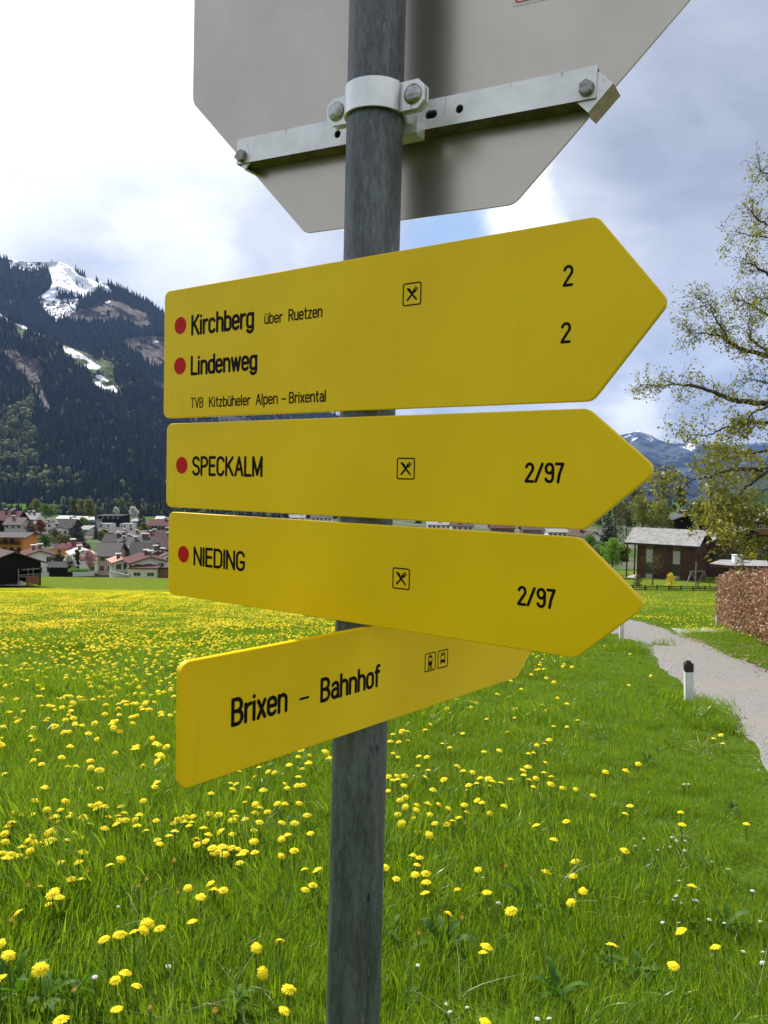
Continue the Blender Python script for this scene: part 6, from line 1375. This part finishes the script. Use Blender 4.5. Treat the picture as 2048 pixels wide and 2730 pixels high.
instancer('broad_leaved_weeds', np.stack([Xa, Ya, ground_z(Xa, Ya)+.035], -1), np.stack([rng.normal(0, .2, n), rng.normal(0, .2, n), rng.uniform(0, 6, n)], -1), np.concatenate([rng.uniform(.25, .45, n-10), rng.uniform(.4, .6, 10)]), rng.integers(0, 3, n), weeds, 'dandelion and plantain leaves low in the near grass', 'weeds')
# pale dry straws lying in the grass
def straw(seed):
    rr = random.Random(seed); V = []; F = []
    for _ in range(5): blade(V, F, rr.uniform(-.1, .1), rr.uniform(-.1, .1), rr.uniform(.10, .22), .0035, 1.3, rr.uniform(0, 6.28), 4, 1.2)
    me = bpy.data.meshes.new('straw'); me.from_pydata(V, [], F); me.materials.append(MATS['dead_straw']); me.update(); o = bpy.data.objects.new('straw_%d' % seed, me); hidden.objects.link(o); return o
straws = [straw(1), straw(2)]
Xs, Ys = scatter(1.2, 12, 5, .6, .3); m_ = free(Xs, Ys); Xs, Ys = Xs[m_], Ys[m_]; n = len(Xs)
instancer('dry_straws', np.stack([Xs, Ys, ground_z(Xs, Ys)+.05], -1), np.stack([rng.normal(0, .5, n), rng.normal(0, .5, n), rng.uniform(0, 6, n)], -1), rng.uniform(.25, .6, n), rng.integers(0, 2, n), straws, 'pale dry straws caught in the near grass', 'straw')
# fallen leaves and stones on the verge and the road edge
def bits(name, m_, nb_, s0, s1, lab, cat, where, seed):
    rr = np.random.default_rng(seed); V = []; F = []
    for i in range(nb_):
        x, y = where(rr); z = float(ground_z(x, y))+.035; s = rr.uniform(s0, s1); a = rr.normal(size=3)*np.array([1, 1, .35]); a /= np.linalg.norm(a); b_ = np.cross(a, [rr.normal()*.3, rr.normal()*.3, 1]); b_ /= np.linalg.norm(b_); c = np.cross(a, b_); p = np.array([x, y, z]); o = len(V)
        if cat == 'leaves': V += [p-a*s, p+b_*s*.6, p+a*s, p-b_*s*.6]; F.append((o, o+1, o+2, o+3))
        else: V += [p+a*s, p-a*s, p+b_*s*.8, p-b_*s*.8, p+c*s*.6, p-c*s*.6]; F += [(o, o+2, o+4), (o+2, o+1, o+4), (o+1, o+3, o+4), (o+3, o, o+4), (o+2, o, o+5), (o+1, o+2, o+5), (o+3, o+1, o+5), (o, o+3, o+5)]
    tag(mobj(name, V, F, m_), lab, cat, kind='stuff')
def onverge(rr):
    i = rr.integers(0, len(VA)-1); t = rr.random()**1.3; p = VA[i]+(VB[i]-VA[i])*t; return p+rr.normal(0, .15, 2)
def onroad(rr):
    i = rr.integers(8, 75); t = rr.random(); t = t if rr.random() < .4 else (abs(rr.normal(0, .06)) if rr.random() < .6 else 1-abs(rr.normal(0, .06))); p = RA[i]+(RB[i]-RA[i])*t; return p+rr.normal(0, .03, 2)
bits('fallen_leaves', 'litter', 1700, .015, .035, 'dry brown leaves littering the verge under the hedge', 'leaves', onverge, 3)
bits('road_stones', 'concrete', 1700, .006, .014, 'loose pale stones along the gravel road', 'stones', onroad, 4)
vt_x = []; vt_y = []
for _ in range(620):
    p = onverge(rng); vt_x.append(p[0]); vt_y.append(p[1])
vt_x, vt_y = np.array(vt_x), np.array(vt_y); n = len(vt_x); m_ = free(vt_x, vt_y); vt_x, vt_y = vt_x[m_], vt_y[m_]; n = len(vt_x)
instancer('verge_grass', np.stack([vt_x, vt_y, ground_z(vt_x, vt_y)], -1), np.stack([rng.normal(0, .2, n), rng.normal(0, .2, n), rng.uniform(0, 6, n)], -1), rng.uniform(.3, .6, n), rng.integers(0, 5, n), near_k, 'short patchy grass on the verge below the hedge', 'grass')

# ------------------------------------------------------------------ dandelions and daisies
def head_mesh(name, R, npet, seed, lay=3, dome=.35, m_='dandelion_petal', wf=.085):
    rr = random.Random(seed); V = []; F = []
    for l_ in range(lay):
        Rl = R*(1-.24*l_); n_ = npet-6*l_
        for k_ in range(n_):
            a = 6.283*k_/n_+rr.uniform(-.08, .08); l = Rl*rr.uniform(.86, 1.08); c, s = math.cos(a), math.sin(a); w_ = R*wf; z0 = R*dome*(.25+.35*l_); z1 = R*dome*(.15+.42*l_)+rr.uniform(-.05, .08)*R; o = len(V)
            V += [(c*l*.12-s*w_*.4, s*l*.12+c*w_*.4, z0), (c*l*.12+s*w_*.4, s*l*.12-c*w_*.4, z0), (c*l*.7+s*w_, s*l*.7-c*w_, z0+R*.10), (c*l*.7-s*w_, s*l*.7+c*w_, z0+R*.10), (c*l+s*w_*.6, s*l-c*w_*.6, z1-R*.05), (c*l-s*w_*.6, s*l+c*w_*.6, z1-R*.05)]
            F += [(o, o+1, o+2, o+3), (o+3, o+2, o+4, o+5)]
    o = len(V); V += [(R*.35*math.cos(6.283*k_/8), R*.35*math.sin(6.283*k_/8), R*dome*1.1) for k_ in range(8)]+[(0,0,R*dome*1.45)]; F += [(o+k_, o+(k_+1) % 8, o+8) for k_ in range(8)]
    o = len(V); V += [(R*.32*math.cos(6.283*k_/6), R*.32*math.sin(6.283*k_/6), R*.06) for k_ in range(6)]+[(0,0,-R*.35)]
    F2 = [(o+(k_+1) % 6, o+k_, o+6) for k_ in range(6)]
    me = bpy.data.meshes.new(name); me.from_pydata(V, [], F+F2); me.materials.append(MATS[m_]); me.materials.append(MATS['stalk']); me.update(); me.polygons.foreach_set('material_index', [0]*len(F)+[1]*len(F2)); return me
heads = [head_mesh('flower_head', .0195, 30, 1, dome=.28), head_mesh('flower_head', .0205, 32, 2, dome=.38), head_mesh('flower_head', .0175, 28, 3, dome=.34), head_mesh('flower_head', .0180, 30, 4, dome=.25)]
bud = head_mesh('flower_head', .0085, 12, 5, lay=2, dome=2.0, m_='dandelion_bud')
def stem_mesh():
    mb = MB(); mb.tube([(.006, .004, 0), (.003, .001, .35), (0, 0, .75), (0, 0, 1.0)], [.0022]*4, 5)
    me = bpy.data.meshes.new('stem'); me.from_pydata(mb.v, [], mb.f); me.materials.append(MATS['stalk']); return me
stm = stem_mesh()
z3 = lambda L: [(x*.4219, 2130+y*.4219) for x, y in L]; z5 = lambda L: [(1000+x*.6317, 1900+y*.6317) for x, y in L]
DL = z3([(220,10),(415,15),(98,85),(138,100),(205,100),(298,68),(382,70),(440,110),(455,95),(350,115),(360,150),(540,130),(572,160),(525,115),(578,45),(622,33),(612,63),(662,50),(765,50),(688,115),(748,108),(760,137),(795,135),(735,160),(785,90),(880,103),(855,130),(868,170),(905,12),(662,188),(987,137),(922,203),(77,147),(55,172),(28,220),(320,200),(345,222),(310,225),(205,235),(175,262),(218,282),(35,272),(270,275),(290,265),(300,288),(325,262),(427,263),(483,215),(505,245),(140,308),(190,330),(15,340),(45,375),(65,355),(118,360),(172,373),(525,337),(497,403),(382,403),(765,383),(695,420),(450,510),(515,510),(245,557),(345,580),(335,605),(377,625),(308,668),(115,720),(1100,155),(1125,130),(1172,113),(1220,112),(1165,148),(1210,150),(1195,170),(1070,235),(1105,210),(995,260),(1010,285),(1285,185),(1395,208),(1318,227),(1468,222),(1320,93),(1380,103),(1475,83),(1490,110),(1470,135),(1548,130),(1548,22),(1615,35),(1640,55),(1613,90),(1640,148),(1605,198),(1605,270),(1240,262),(1245,290),(1300,268),(1340,310),(1405,305),(1380,335),(1350,350),(1420,350),(1460,312),(1505,318),(1545,333),(1525,353),(1610,340),(1515,405),(1188,563),(1330,535),(1355,580),(1412,578),(1268,620),(1215,777),(930,793),(1010,820),(910,833),(847,842),(758,860),(658,888),(0,915),(55,990),(255,1080),(0,1140),(1620,943),(1659,1100),(792,1103),(730,1147),(865,1182),(738,1330),(385,1400)])
DR = z5([(205,5),(235,50),(213,73),(115,78),(75,92),(140,80),(110,88),(65,122),(100,124),(140,118),(370,88),(560,85),(589,22),(470,27),(285,132),(316,148),(78,172),(97,188),(185,185),(218,188),(182,225),(460,165),(525,160),(648,174),(670,170),(683,137),(718,132),(735,115),(810,60),(755,58),(855,33),(347,228),(372,247),(224,243),(213,273),(290,283),(56,270),(75,285),(95,282),(125,268),(95,268),(55,330),(122,308),(245,327),(412,252),(443,276),(480,280),(497,292),(484,311),(533,297),(430,299),(396,307),(390,328),(573,281),(625,244),(645,230),(720,211),(628,263),(652,285),(680,278),(669,314),(713,253),(745,270),(743,303),(790,318),(848,324),(973,250),(1060,246),(1111,217),(922,350),(103,370),(127,359),(128,398),(178,390),(176,412),(222,386),(270,388),(232,430),(310,406),(377,390),(387,422),(430,370),(453,380),(545,395),(484,425),(352,443),(327,458),(303,472),(252,468),(162,445),(97,430),(113,470),(180,503),(229,517),(680,477),(807,460),(1056,428),(755,536),(1076,394),(1054,583),(1290,421),(1296,473),(1568,470),(161,604),(189,614),(178,643),(170,684),(215,680),(90,702),(217,716),(212,762),(40,655),(435,663),(346,747),(472,760),(722,674),(837,690),(878,753),(829,803),(575,838),(310,850),(843,628),(1000,984),(471,990),(457,1014),(1260,1069),(1338,733),(1292,923),(1437,991),(468,1310),(1460,95),(1468,132),(1430,110)])
z6_ = lambda L: [(x*.5142, 1970+y*.5142) for x, y in L]
DM = z6_([(1388,378),(1437,335),(1478,338),(1553,335),(1463,435),(1527,438),(1592,397),(1490,500),(1460,520),(1610,490),(1525,580),(1460,608),(1580,677),(1645,680),(1622,760),(1583,783),(1343,147),(1240,168),(1320,200),(1390,170),(1422,175),(1500,135),(1548,93),(1605,85),(1568,155),(1548,198),(1365,267),(1478,235),(1490,255),(1540,242),(1570,240),(1225,235),(1198,230),(1208,260),(1288,257),(1095,283),(1475,1410),(1450,1050),(1497,1300)])
BL = z3([(307,135),(553,465),(930,515),(1125,597),(177,560),(72,770),(950,1330),(1360,1352),(1103,397),(875,560),(470,1217)])+z5([(366,870),(552,652),(185,935),(380,470)])
DZ = z5([(298,120),(287,150),(305,130),(232,168),(1304,302),(1323,302),(1253,526),(1272,541),(1245,566),(1309,541),(1134,532),(1098,562),(1194,580),(1309,582),(1424,629),(1490,660),(1283,710),(1271,773),(1258,791),(1295,803),(1340,790),(1357,793),(1213,885),(1282,888),(1281,917),(1410,873),(1475,888),(1625,880),(1593,752),(457,696),(521,803),(654,467),(180,1066),(303,1230),(316,1262),(388,1245),(685,1292),(735,1291),(1633,1056),(1637,1010),(1555,1008)])+z3([(1065,1058),(748,680),(600,1125)])
def spot(px, py):
    side = 'near the left edge' if px < 330 else 'left of the post' if px < 940 else 'just right of the post' if px < 1250 else 'well right of the post' if px < 1600 else 'towards the gravel road'
    row = 'at the bottom edge' if py > 2600 else 'low in the picture' if py > 2400 else 'in the near meadow' if py > 2230 else 'below the lowest sign' if py > 2100 else 'a little way up the meadow' if py > 2000 else 'level with the lowest sign'
    return side+', '+row
def flower(px, py, h, me, kind, cat, label, group, s=1.0, parts=True, lean=.25):
    # flower head seen at (px,py), held h above the ground
    d = RM.T @ np.array([(px-CX)/FPX, -(py-CY)/FPX, 1]); d = d/d[1]; Y = 1.2
    while Y < 60 and d[2]*Y > ground_z(d[0]*Y, Y)+h: Y += .01
    p = d*Y; gz = float(ground_z(p[0], p[1])); rt = Euler((random.gauss(0, lean)*.8-.12, random.gauss(0, lean), random.uniform(0, 6.28))).to_matrix().to_4x4()
    e = empty(kind, loc=(p[0], p[1], gz), label=label, cat=cat, group=group)
    o = bpy.data.objects.new('flower_head', me); link(o); o.parent = e; o.matrix_local = Matrix.Translation((0, 0, p[2]-gz)) @ rt @ Matrix.Scale(s, 4)
    if parts:
        q = bpy.data.objects.new('stem', stm); link(q); q.parent = e; q.matrix_local = Matrix.Diagonal((1, 1, p[2]-gz-.004, 1))
    return e
for i, (px, py) in enumerate(DL+DR+DM):
    me = heads[i % 4]; flower(px, py, random.uniform(.105, .165) if px < 1900 else .09, me, 'dandelion', 'dandelion', 'open yellow dandelion '+spot(px, py), 'open dandelions in the near meadow', random.uniform(.90, 1.18))
for px, py in BL: flower(px, py, random.uniform(.11, .16), bud, 'dandelion_bud', 'dandelion', 'closed orange-brown dandelion head '+spot(px, py), 'closed dandelions in the near meadow', random.uniform(.9, 1.3), lean=.1)
dz = head_mesh('flower_head', .0095, 16, 9, lay=1, dome=.3, m_='daisy_petal')
for px, py in DZ: flower(px, py, .085 if px < 1700 else .07, dz, 'daisy', 'daisy', 'tiny white daisy '+spot(px, py), 'daisies in the near meadow', random.uniform(.75, 1.2))
# further dandelions, past counting
lowk = []
for i in range(3):
    me = head_mesh('far_head', .020, 13, 20+i, lay=2, dome=.5, wf=.27); o = bpy.data.objects.new('far_head_%d' % i, me); hidden.objects.link(o); lowk.append(o)
def dens_d(X, Y):
    cl_ = np.array([fbm2(x*.55, y*.45, 3, 7) for x, y in zip(X, Y)]); cl2 = np.array([fbm2(x*.06, y*.10, 3, 3) for x, y in zip(X, Y)])
    u = X/Y; base = np.interp(Y, [3.6, 5, 7, 9, 10.5, 12, 20, 40, 78, 94], [9, 26, 24, 18, 24, 46, 58, 48, 36, 0]); base = base*np.clip(1.0-1.6*np.clip(u+.02, 0, 1), .18, 1)
    right = (u > .25); base = np.where(right & (Y > 18), 4.5, base); base = np.where(right & (Y <= 18), .6, base)
    return base*np.clip(1+cl_*3.2, .05, 3.4)*np.clip(1+cl2*1.6, .3, 2)
Xf, Yf = [], []
for y0, y1, mx_ in ((3.6, 12, 90), (12, 35, 80), (35, 92, 38)):
    a, b_ = scatter(y0, y1, mx_, .60); k_ = rng.random(len(a))*mx_ < dens_d(a, b_); Xf.append(a[k_]); Yf.append(b_[k_])
Xf, Yf = np.concatenate(Xf), np.concatenate(Yf); m_ = free(Xf, Yf) & (~inpoly(poly_verge, Xf, Yf)); Xf, Yf = Xf[m_], Yf[m_]
Zf = ground_z(Xf, Yf)+rng.uniform(.11, .18, len(Xf)); cc = np.array([pix(x, y, z) for x, y, z in zip(Xf, Yf, Zf)])
k_ = ~(((cc[:, 0] < 1000) & (cc[:, 1] > 2122-(cc[:, 0] > 500)*60)) | ((cc[:, 0] >= 960) & (cc[:, 1] > 1898))); Xf, Yf, Zf = Xf[k_], Yf[k_], Zf[k_]; n = len(Xf); print('far dandelions', n)
instancer('dandelion_carpet', np.stack([Xf, Yf, Zf], -1), np.stack([rng.normal(-.1, .25, n), rng.normal(0, .25, n), rng.uniform(0, 6, n)], -1), rng.uniform(.85, 1.2, n)*np.interp(Yf, [3, 40, 92], [1.1, 1.3, 1.8]), rng.integers(0, 3, n), lowk, 'carpet of yellow dandelions across the middle and far meadow', 'dandelions')

# ------------------------------------------------------------------ air
HAZE = 3.4e-5
hz = bpy.data.materials.new('haze'); hz.use_nodes = True; t = hz.node_tree; t.nodes.clear(); ho = t.nodes.new('ShaderNodeOutputMaterial'); pv = t.nodes.new('ShaderNodeVolumePrincipled')
pv.inputs['Color'].default_value = (.32, .52, 1, 1); pv.inputs['Density'].default_value = HAZE; pv.inputs['Anisotropy'].default_value = .2; t.links.new(pv.outputs[0], ho.inputs['Volume'])
MATS['haze'] = hz
mb = MB(); mb.box(-17000, 17000, -300, 17000, -900, 2600); o = mb.build('haze', 'haze'); tag(o, kind='stuff')
